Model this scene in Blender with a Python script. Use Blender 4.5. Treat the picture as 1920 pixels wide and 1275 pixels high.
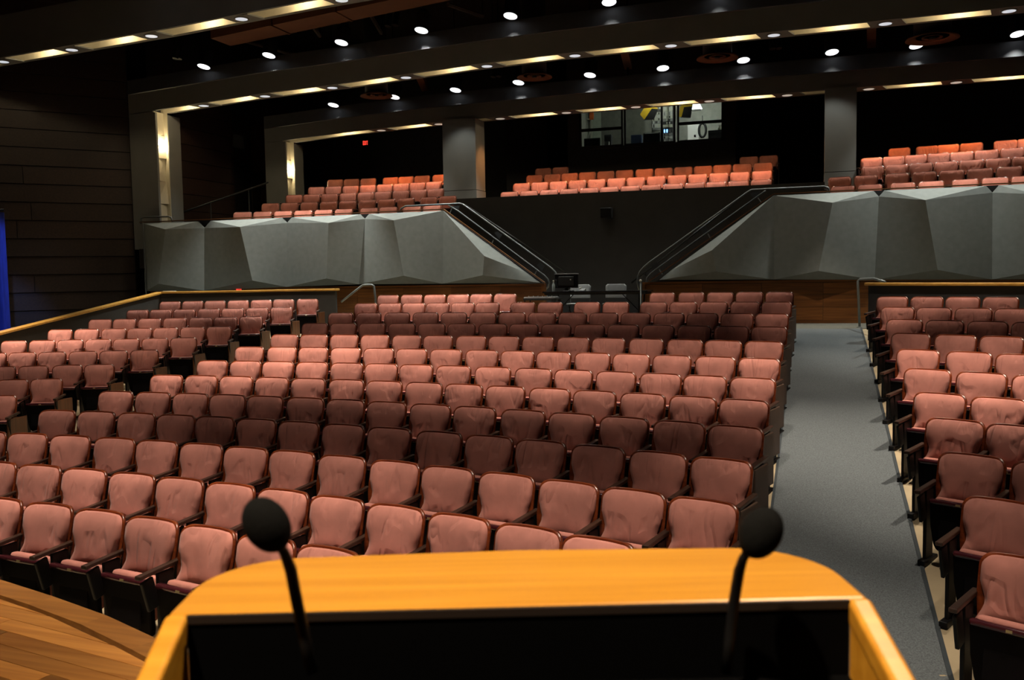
import bpy, bmesh, math, random
from mathutils import Vector, Matrix
from math import sin, cos, pi, radians, sqrt, atan2, hypot

for _o in list(bpy.data.objects):
    bpy.data.objects.remove(_o)
random.seed(7)
SC = bpy.context.scene
COL = SC.collection

# ------------------------------------------------------------------ camera
CAM_H = 2.55                      # eye above the floor of the front row
FPX, YAW, PITCH, ROLL = 1697.792, 0.323282, 0.0709696, -0.0169881
camd = bpy.data.cameras.new('camera')
camd.sensor_fit = 'HORIZONTAL'
camd.sensor_width = 36.0
camd.lens = FPX / 1920.0 * 36.0
camd.clip_start = 0.05
camd.clip_end = 200
camd.dof.use_dof = True
camd.dof.focus_distance = 11.0
camd.dof.aperture_fstop = 6.5
camo = bpy.data.objects.new('camera', camd)
COL.objects.link(camo)
camo.matrix_world = (Matrix.Translation((0, 0, CAM_H)) @ Matrix.Rotation(YAW, 4, 'Z')
                     @ Matrix.Rotation(pi / 2 - PITCH, 4, 'X') @ Matrix.Rotation(ROLL, 4, 'Z'))
SC.camera = camo

# ------------------------------------------------------------------ world / exposure
W = bpy.data.worlds.new('world')
SC.world = W
W.use_nodes = True
W.node_tree.nodes['Background'].inputs[0].default_value = (0.75, 0.85, 1.0, 1)
W.node_tree.nodes['Background'].inputs[1].default_value = 0.002
SC.view_settings.view_transform = 'Standard'
SC.view_settings.look = 'None'
SC.view_settings.gamma = 1.0
SC.view_settings.use_curve_mapping = False
SC.view_settings.exposure = 2.0
SC.cycles.use_denoising = True
SC.cycles.use_adaptive_sampling = True
SC.cycles.adaptive_threshold = 0.03
SC.cycles.max_bounces = 5
SC.cycles.diffuse_bounces = 2
SC.cycles.sample_clamp_indirect = 2.0

# light powers (watts) and colours, used by the lamp builders below
P_HOUSE = 580.0      # house cans and added fills over the main floor
P_CAN = 190.0        # cans hanging behind the portal beams
P_BEAM = 90.0       # recessed downlights in the beam soffits
P_COVE = 3.6         # warm cove lamps inside the beams
P_NICHE = 4.0        # warm lamps in the column niches
C_HOUSE = (1.0, 0.87, 0.70)
C_CAN = (0.97, 1.0, 0.92)
C_BEAM3 = (1.0, 0.40, 0.12)
C_COVE = (1.0, 0.80, 0.48)

# ------------------------------------------------------------------ pixel rays (photo 1920 x 1275) to points
def ray(px, py):
    u0, v0 = px - 960.0, py - 637.5
    c, s = cos(ROLL), sin(ROLL)
    u = (c * u0 + s * v0) / FPX
    w = (-s * u0 + c * v0) / FPX
    y = cos(PITCH) - w * sin(PITCH)
    z = -sin(PITCH) - w * cos(PITCH)
    c, s = cos(YAW), sin(YAW)
    return Vector((c * u - s * y, s * u + c * y, z))
def at(px, py, Y=None, Z=None, X=None, D=None):
    r = ray(px, py)
    if Y is not None: t = Y / r.y
    elif Z is not None: t = (Z - CAM_H) / r.z
    elif X is not None: t = X / r.x
    else: t = D
    return r * t + Vector((0, 0, CAM_H))

# ------------------------------------------------------------------ materials
MATS = {}
def mat(name, col, rough=0.6, metal=0.0, spec=0.5, var=0.12, scale=6.0, bump=0.0, bscale=60.0,
        coat=0.0, sheen=0.0, emit=None, estr=0.0, randv=0.0, stretch=None):
    if name in MATS: return MATS[name]
    m = bpy.data.materials.new(name); m.use_nodes = True
    nt = m.node_tree; N = nt.nodes; L = nt.links
    b = N['Principled BSDF']
    b.inputs['Roughness'].default_value = rough
    b.inputs['Metallic'].default_value = metal
    b.inputs['Specular IOR Level'].default_value = spec
    b.inputs['Coat Weight'].default_value = coat
    b.inputs['Sheen Weight'].default_value = sheen
    tc = N.new('ShaderNodeTexCoord'); mp = N.new('ShaderNodeMapping')
    L.new(tc.outputs['Object'], mp.inputs[0])
    if stretch: mp.inputs['Scale'].default_value = stretch
    nz = N.new('ShaderNodeTexNoise'); nz.inputs['Scale'].default_value = scale
    nz.inputs['Detail'].default_value = 5
    L.new(mp.outputs[0], nz.inputs['Vector'])
    cr = N.new('ShaderNodeValToRGB')
    a = [max(0, c * (1 - var)) for c in col]; d = [min(1, c * (1 + var)) for c in col]
    cr.color_ramp.elements[0].position = 0.3; cr.color_ramp.elements[0].color = (*a, 1)
    cr.color_ramp.elements[1].position = 0.7; cr.color_ramp.elements[1].color = (*d, 1)
    L.new(nz.outputs['Fac'], cr.inputs[0])
    out = cr.outputs[0]
    if randv:
        oi = N.new('ShaderNodeObjectInfo'); hs = N.new('ShaderNodeHueSaturation')
        mr = N.new('ShaderNodeMapRange'); mr.inputs[3].default_value = 1 - randv; mr.inputs[4].default_value = 1 + randv
        L.new(oi.outputs['Random'], mr.inputs[0]); L.new(mr.outputs[0], hs.inputs['Value'])
        L.new(out, hs.inputs['Color']); out = hs.outputs[0]
        ad = N.new('ShaderNodeVectorMath'); ad.operation = 'ADD'
        L.new(mp.outputs[0], ad.inputs[0]); sc_ = N.new('ShaderNodeMath'); sc_.operation = 'MULTIPLY'; sc_.inputs[1].default_value = 37.0
        L.new(oi.outputs['Random'], sc_.inputs[0]); L.new(sc_.outputs[0], ad.inputs[1]); L.new(ad.outputs[0], nz.inputs['Vector'])
    L.new(out, b.inputs['Base Color'])
    if bump:
        n2 = N.new('ShaderNodeTexNoise'); n2.inputs['Scale'].default_value = bscale; n2.inputs['Detail'].default_value = 4
        L.new(mp.outputs[0], n2.inputs['Vector'])
        bp_ = N.new('ShaderNodeBump'); bp_.inputs['Strength'].default_value = bump; bp_.inputs['Distance'].default_value = 0.01
        L.new(n2.outputs['Fac'], bp_.inputs['Height']); L.new(bp_.outputs[0], b.inputs['Normal'])
    if emit:
        b.inputs['Emission Color'].default_value = (*emit, 1); b.inputs['Emission Strength'].default_value = estr
    MATS[name] = m
    return m

def fabric(name, col):
    """rose plush with soft pull creases in the middle of the pad and a slow wear pattern"""
    m = bpy.data.materials.new(name); m.use_nodes = True
    nt = m.node_tree; N = nt.nodes; L = nt.links; b = N['Principled BSDF']
    b.inputs['Roughness'].default_value = 0.9; b.inputs['Specular IOR Level'].default_value = 0.15
    b.inputs['Sheen Weight'].default_value = 0.08; b.inputs['Sheen Roughness'].default_value = 0.5
    tc = N.new('ShaderNodeTexCoord'); oi = N.new('ShaderNodeObjectInfo')
    off = N.new('ShaderNodeVectorMath'); off.operation = 'MULTIPLY_ADD'
    off.inputs[1].default_value = (1, 1, 1)
    mu = N.new('ShaderNodeMath'); mu.operation = 'MULTIPLY'; mu.inputs[1].default_value = 91.0
    L.new(oi.outputs['Random'], mu.inputs[0]); L.new(tc.outputs['Object'], off.inputs[0]); L.new(mu.outputs[0], off.inputs[2])
    nz = N.new('ShaderNodeTexNoise'); nz.inputs['Scale'].default_value = 4.5; nz.inputs['Detail'].default_value = 4
    L.new(off.outputs[0], nz.inputs['Vector'])
    cr = N.new('ShaderNodeValToRGB')
    cr.color_ramp.elements[0].position = 0.3; cr.color_ramp.elements[0].color = (col[0] * .80, col[1] * .80, col[2] * .80, 1)
    cr.color_ramp.elements[1].position = 0.72; cr.color_ramp.elements[1].color = (col[0] * 1.12, col[1] * 1.12, col[2] * 1.12, 1)
    L.new(nz.outputs['Fac'], cr.inputs[0])
    hs = N.new('ShaderNodeHueSaturation'); mr = N.new('ShaderNodeMapRange')
    mr.inputs[3].default_value = 0.86; mr.inputs[4].default_value = 1.12
    L.new(oi.outputs['Random'], mr.inputs[0]); L.new(mr.outputs[0], hs.inputs['Value']); L.new(cr.outputs[0], hs.inputs['Color'])
    L.new(hs.outputs[0], b.inputs['Base Color'])
    # creases: stretched ridged noise running mostly up the pad
    mp = N.new('ShaderNodeMapping'); mp.inputs['Scale'].default_value = (9.0, 1.5, 1.5); mp.inputs['Rotation'].default_value = (0, 0.22, 0)
    L.new(off.outputs[0], mp.inputs[0])
    n2 = N.new('ShaderNodeTexNoise'); n2.inputs['Scale'].default_value = 1.0; n2.inputs['Detail'].default_value = 1.5; n2.inputs['Distortion'].default_value = 0.6
    L.new(mp.outputs[0], n2.inputs['Vector'])
    cr2 = N.new('ShaderNodeValToRGB')
    e = cr2.color_ramp.elements; e[0].position = 0.40; e[0].color = (1, 1, 1, 1); e[1].position = 0.62; e[1].color = (1, 1, 1, 1)
    k = cr2.color_ramp.elements.new(0.50); k.color = (0, 0, 0, 1)
    L.new(n2.outputs['Fac'], cr2.inputs[0])
    n3 = N.new('ShaderNodeTexNoise'); n3.inputs['Scale'].default_value = 5.0; n3.inputs['Detail'].default_value = 1.0
    L.new(off.outputs[0], n3.inputs['Vector'])
    cr3 = N.new('ShaderNodeValToRGB'); cr3.color_ramp.elements[0].position = 0.47; cr3.color_ramp.elements[1].position = 0.60
    L.new(n3.outputs['Fac'], cr3.inputs[0])
    mx = N.new('ShaderNodeMix'); mx.data_type = 'FLOAT'; mx.inputs[2].default_value = 1.0
    L.new(cr3.outputs[0], mx.inputs[0]); L.new(cr2.outputs[0], mx.inputs[3])
    bp_ = N.new('ShaderNodeBump'); bp_.inputs['Strength'].default_value = 0.6; bp_.inputs['Distance'].default_value = 0.013
    L.new(mx.outputs[0], bp_.inputs['Height']); L.new(bp_.outputs[0], b.inputs['Normal'])
    MATS[name] = m
    return m

def wood(name, c1, c2, rough=0.35, axis='X', scale=3.0, randv=0.0, coat=0.2, ring=14.0):
    m = bpy.data.materials.new(name); m.use_nodes = True
    nt = m.node_tree; N = nt.nodes; L = nt.links; b = N['Principled BSDF']
    b.inputs['Roughness'].default_value = rough; b.inputs['Coat Weight'].default_value = coat; b.inputs['Coat Roughness'].default_value = 0.25
    tc = N.new('ShaderNodeTexCoord'); mp = N.new('ShaderNodeMapping')
    mp.inputs['Scale'].default_value = {'X': (0.6, ring, ring), 'Y': (ring, 0.6, ring), 'Z': (ring, ring, 0.6)}[axis]
    L.new(tc.outputs['Object'], mp.inputs[0])
    src = mp.outputs[0]
    oi = N.new('ShaderNodeObjectInfo')
    ad = N.new('ShaderNodeVectorMath'); ad.operation = 'ADD'
    mu = N.new('ShaderNodeMath'); mu.operation = 'MULTIPLY'; mu.inputs[1].default_value = 53.0
    L.new(oi.outputs['Random'], mu.inputs[0]); L.new(src, ad.inputs[0]); L.new(mu.outputs[0], ad.inputs[1]); src = ad.outputs[0]
    nz = N.new('ShaderNodeTexNoise'); nz.inputs['Scale'].default_value = scale; nz.inputs['Detail'].default_value = 6; nz.inputs['Distortion'].default_value = 0.4
    L.new(src, nz.inputs['Vector'])
    cr = N.new('ShaderNodeValToRGB'); cr.color_ramp.elements[0].position = 0.32; cr.color_ramp.elements[0].color = (*c1, 1)
    cr.color_ramp.elements[1].position = 0.68; cr.color_ramp.elements[1].color = (*c2, 1)
    L.new(nz.outputs['Fac'], cr.inputs[0]); out = cr.outputs[0]
    if randv:
        hs = N.new('ShaderNodeHueSaturation'); mr = N.new('ShaderNodeMapRange')
        mr.inputs[3].default_value = 1 - randv; mr.inputs[4].default_value = 1 + randv
        L.new(oi.outputs['Random'], mr.inputs[0]); L.new(mr.outputs[0], hs.inputs['Value']); L.new(out, hs.inputs['Color']); out = hs.outputs[0]
    L.new(out, b.inputs['Base Color'])
    MATS[name] = m
    return m

FAB = fabric('rose_plush', (0.56, 0.225, 0.180))
FABB = fabric('rose_plush_balcony', (0.56, 0.20, 0.145))
SHELLW = wood('shell_wood', (0.10, 0.016, 0.005), (0.25, 0.050, 0.012), 0.3, 'X', 2.0, 0.15, 0.5)
PANM = mat('seat_pan', (0.0035, 0.0025, 0.003), 0.75, spec=.08, var=.1)
LIPM = mat('maroon_lip', (0.055, 0.010, 0.014), 0.22, coat=.6, var=.1)
ARMW = wood('arm_wood', (0.018, 0.008, 0.005), (0.05, 0.022, 0.012), 0.38, 'Y', 3.0, 0.2)
STDM = mat('standard_metal', (0.007, 0.0065, 0.007), 0.5, spec=.25, var=.1)
PLATE = mat('brass_plate', (0.75, 0.62, 0.32), 0.3, metal=.8, var=.05)
ENDW = wood('end_panel_wood', (0.085, 0.026, 0.006), (0.15, 0.050, 0.013), 0.45, 'Z', 2.0, 0.15)
ENDG = mat('end_panel_taupe', (0.085, 0.05, 0.034), 0.55, var=.15)
HONEY = wood('honey_oak', (0.58, 0.24, 0.018), (0.74, 0.34, 0.035), 0.32, 'X', 2.2, 0.0, 0.35, 18.0)
CAPW = wood('cap_oak', (0.56, 0.28, 0.05), (0.72, 0.40, 0.09), 0.3, 'X', 2.0, 0.1, 0.4)
PANELW = wood('wall_panel_wood', (0.16, 0.055, 0.011), (0.29, 0.105, 0.023), 0.4, 'X', 2.0, 0.18, 0.3)
BOARDW = wood('dark_board', (0.018, 0.008, 0.005), (0.036, 0.017, 0.010), 0.55, 'X', 2.0, 0.25, 0.05)
STAGEW = wood('stage_plank', (0.40, 0.155, 0.035), (0.60, 0.27, 0.07), 0.35, 'X', 2.0, 0.55, 0.35)
STAGEN = wood('stage_nosing', (0.30, 0.12, 0.03), (0.46, 0.20, 0.05), 0.35, 'X', 2.0, 0.1, 0.35)
GREYP = mat('portal_grey', (0.20, 0.20, 0.19), 0.75, var=.06, scale=2)
BLACKP = mat('bulkhead_black', (0.035, 0.036, 0.040), 0.7, var=.1)
COVEP = mat('cove_cream', (0.62, 0.56, 0.42), 0.7, var=.08, scale=3)
FACET = mat('facet_grey', (0.23, 0.245, 0.235), 0.8, var=.07, scale=9, bump=.15, bscale=160)
WALLD = mat('wall_charcoal', (0.030, 0.030, 0.033), 0.8, var=.12, scale=2.5)
WALLP = mat('partition_charcoal', (0.040, 0.037, 0.034), 0.8, var=.1, scale=4)
CEILM = mat('ceiling_black', (0.016, 0.012, 0.011), 0.9, var=.2, scale=2)
BLACK = mat('matt_black', (0.008, 0.008, 0.009), 0.6, var=.1)
GLOSSB = mat('gloss_black', (0.010, 0.010, 0.011), 0.2, var=.1)
FOAM = mat('foam_black', (0.006, 0.006, 0.006), 0.95, spec=.1, var=.2, scale=200, bump=.25, bscale=600)
RAILM = mat('rail_grey', (0.20, 0.215, 0.215), 0.35, metal=.5, var=.06)
RAILD = mat('rail_dark', (0.05, 0.055, 0.06), 0.4, metal=.4, var=.06)
CONC = mat('floor_tan', (0.40, 0.31, 0.19), 0.75, var=.14, scale=2.5)
CARPET = mat('aisle_carpet', (0.118, 0.130, 0.138), 0.95, spec=.1, var=.34, scale=95, bump=.3, bscale=260)
CARPETX = mat('cross_aisle_carpet', (0.125, 0.122, 0.103), 0.95, spec=.1, var=.2, scale=30)
CARPETB = mat('balcony_carpet', (0.030, 0.027, 0.026), 0.95, spec=.1, var=.2, scale=30)
DUCTM = mat('duct_brown', (0.15, 0.055, 0.022), 0.7, var=.1, scale=2)
LENS = mat('lamp_lens', (0.9, 0.9, 0.9), 0.4, emit=(0.92, 0.96, 1.0), estr=0.8, var=0)
LENSD = mat('lamp_lens_dim', (0.9, 0.9, 0.9), 0.4, emit=(0.86, 0.92, 1.0), estr=0.16, var=0)
LENSW = mat('lamp_lens_warm', (0.9, 0.85, 0.75), 0.4, emit=(1.0, 0.86, 0.70), estr=0.10, var=0)
BULB = mat('bulb_warm', (1, .9, .7), 0.4, emit=(1.0, 0.85, 0.55), estr=4.0, var=0)
REDE = mat('exit_red', (0.8, 0.03, 0.02), 0.4, emit=(1.0, 0.05, 0.03), estr=.5, var=0)
WHITEP = mat('white_plastic', (0.62, 0.62, 0.60), 0.5, var=.05)
GREYPL = mat('grey_plastic', (0.33, 0.34, 0.35), 0.5, var=.05)
BLUEC = mat('curtain_blue_light', (0.035, 0.06, 0.42), 0.8, var=.25, scale=5, stretch=(6, 6, .5))  # the blue of the stage light is put into the cloth colour

# ------------------------------------------------------------------ mesh helpers
class MB:
    def __init__(s): s.v = []; s.f = []
    def add(s, verts, faces):
        n = len(s.v); s.v += [tuple(v) for v in verts]; s.f += [tuple(i + n for i in f) for f in faces]; return s
    def box(s, c, d, rz=0.0, rx=0.0):
        M = Matrix.Translation(c) @ Matrix.Rotation(rz, 4, 'Z') @ Matrix.Rotation(rx, 4, 'X')
        vs = [M @ Vector((d[0] / 2 * i, d[1] / 2 * j, d[2] / 2 * k)) for k in (-1, 1) for j in (-1, 1) for i in (-1, 1)]
        return s.add(vs, [(0, 2, 3, 1), (4, 5, 7, 6), (0, 1, 5, 4), (2, 6, 7, 3), (0, 4, 6, 2), (1, 3, 7, 5)])
    def bx(s, x0, x1, y0, y1, z0, z1):
        return s.box(((x0 + x1) / 2, (y0 + y1) / 2, (z0 + z1) / 2), (x1 - x0, y1 - y0, z1 - z0))
    def hexa(s, b, t):
        vs = list(b) + list(t)
        return s.add(vs, [(3, 2, 1, 0), (4, 5, 6, 7), (0, 1, 5, 4), (1, 2, 6, 5), (2, 3, 7, 6), (3, 0, 4, 7)])
    def prism(s, poly, dvec):
        n = len(poly); d = Vector(dvec)
        vs = [Vector(p) for p in poly]; vs += [p + d for p in vs]
        fs = [tuple(range(n - 1, -1, -1)), tuple(range(n, 2 * n))] + [(i, (i + 1) % n, n + (i + 1) % n, n + i) for i in range(n)]
        return s.add(vs, fs)
    def tube(s, pts, r, n=8, caps=True):
        pts = [Vector(p) for p in pts]; rings = []
        up = Vector((0, 0, 1)); prev = None
        for i, p in enumerate(pts):
            a = pts[max(0, i - 1)]; b = pts[min(len(pts) - 1, i + 1)]
            t = (b - a).normalized()
            if prev is None:
                q = up if abs(t.z) < .9 else Vector((0, 1, 0)); x = t.cross(q).normalized()
            else:
                x = (prev - t * prev.dot(t)).normalized()
            prev = x; y = t.cross(x)
            rr = r[i] if isinstance(r, (list, tuple)) else r
            rings.append([p + (x * cos(2 * pi * k / n) + y * sin(2 * pi * k / n)) * rr for k in range(n)])
        vs = [v for g in rings for v in g]; fs = []
        for i in range(len(pts) - 1):
            for k in range(n):
                fs.append((i * n + k, i * n + (k + 1) % n, (i + 1) * n + (k + 1) % n, (i + 1) * n + k))
        if caps:
            fs.append(tuple(range(n - 1, -1, -1))); m = (len(pts) - 1) * n; fs.append(tuple(range(m, m + n)))
        return s.add(vs, fs)
    def lathe(s, prof, c=(0, 0, 0), n=20):
        vs = []; fs = []
        for (r, z) in prof:
            for k in range(n):
                vs.append((c[0] + r * cos(2 * pi * k / n), c[1] + r * sin(2 * pi * k / n), c[2] + z))
        for i in range(len(prof) - 1):
            for k in range(n):
                fs.append((i * n + k, i * n + (k + 1) % n, (i + 1) * n + (k + 1) % n, (i + 1) * n + k))
        fs.append(tuple(range(n - 1, -1, -1))); m = (len(prof) - 1) * n; fs.append(tuple(range(m, m + n)))
        return s.add(vs, fs)
    def ribbon(s, prof, y0, y1):
        """box section along X: prof = [(x, zlow, zhigh), ...]"""
        vs = []
        for (x, a, b) in prof:
            vs += [(x, y0, a), (x, y1, a), (x, y1, b), (x, y0, b)]
        n = len(prof); fs = [(0, 3, 2, 1), (4 * n - 4, 4 * n - 3, 4 * n - 2, 4 * n - 1)]
        for i in range(n - 1):
            for k in range(4):
                fs.append((4 * i + k, 4 * i + (k + 1) % 4, 4 * i + 4 + (k + 1) % 4, 4 * i + 4 + k))
        return s.add(vs, fs)
    def mesh(s, name, m, smooth=False, bevel=0.0, seg=2):
        me = bpy.data.meshes.new(name); me.from_pydata(s.v, [], s.f)
        bm = bmesh.new(); bm.from_mesh(me)
        bmesh.ops.recalc_face_normals(bm, faces=bm.faces)
        if bevel:
            es = [e for e in bm.edges if len(e.link_faces) == 2 and e.calc_face_angle(0) > .5]
            bmesh.ops.bevel(bm, geom=es, offset=bevel, segments=seg, affect='EDGES', profile=.5, clamp_overlap=True)
        bm.to_mesh(me); bm.free()
        if m: me.materials.append(m)
        if smooth:
            for p in me.polygons: p.use_smooth = True
        me.update()
        return me
    def build(s, name, m, parent=None, smooth=False, bevel=0.0, seg=2, loc=None):
        return link(name, s.mesh(name, m, smooth, bevel, seg), parent, loc)
def link(name, me, parent=None, loc=None):
    o = bpy.data.objects.new(name, me); COL.objects.link(o)
    if parent is not None: o.parent = parent
    if loc is not None: o.location = loc
    return o
def tag(o, label=None, cat=None, group=None, kind=None):
    if label: o['label'] = label
    if cat: o['category'] = cat
    if group: o['group'] = group
    if kind: o['kind'] = kind
    return o
def thing(name, label, cat, loc=(0, 0, 0), rz=0.0, group=None, kind=None):
    o = bpy.data.objects.new(name, None); COL.objects.link(o)
    o.location = loc; o.rotation_euler = (0, 0, rz); o.empty_display_size = 0.1
    return tag(o, label, cat, group, kind)
def struct(name, mb, m, label=None, parent=None, smooth=False):
    o = mb.build(name, m, parent, smooth)
    if parent is None: o['kind'] = 'structure'
    if label: o['label'] = label
    return o
def spot(name, loc, power, color, angle, blend, parent=None, target=None, radius=.06):
    l = bpy.data.lights.new(name, 'SPOT'); l.energy = power; l.color = color
    l.spot_size = radians(angle); l.spot_blend = blend; l.shadow_soft_size = radius
    o = bpy.data.objects.new(name, l); COL.objects.link(o); o.location = loc
    if parent is not None: o.parent = parent
    if target is not None:
        o.rotation_euler = (Vector(target) - Vector(loc)).to_track_quat('-Z', 'Y').to_euler()
    return o
def point(name, loc, power, color, radius=.03, parent=None):
    l = bpy.data.lights.new(name, 'POINT'); l.energy = power; l.color = color; l.shadow_soft_size = radius
    o = bpy.data.objects.new(name, l); COL.objects.link(o); o.location = loc
    if parent is not None: o.parent = parent
    return o
ORD = ['zeroth', 'first', 'second', 'third', 'fourth', 'fifth', 'sixth', 'seventh', 'eighth', 'ninth', 'tenth', 'eleventh',
       'twelfth', 'thirteenth', 'fourteenth', 'fifteenth', 'sixteenth']
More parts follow.
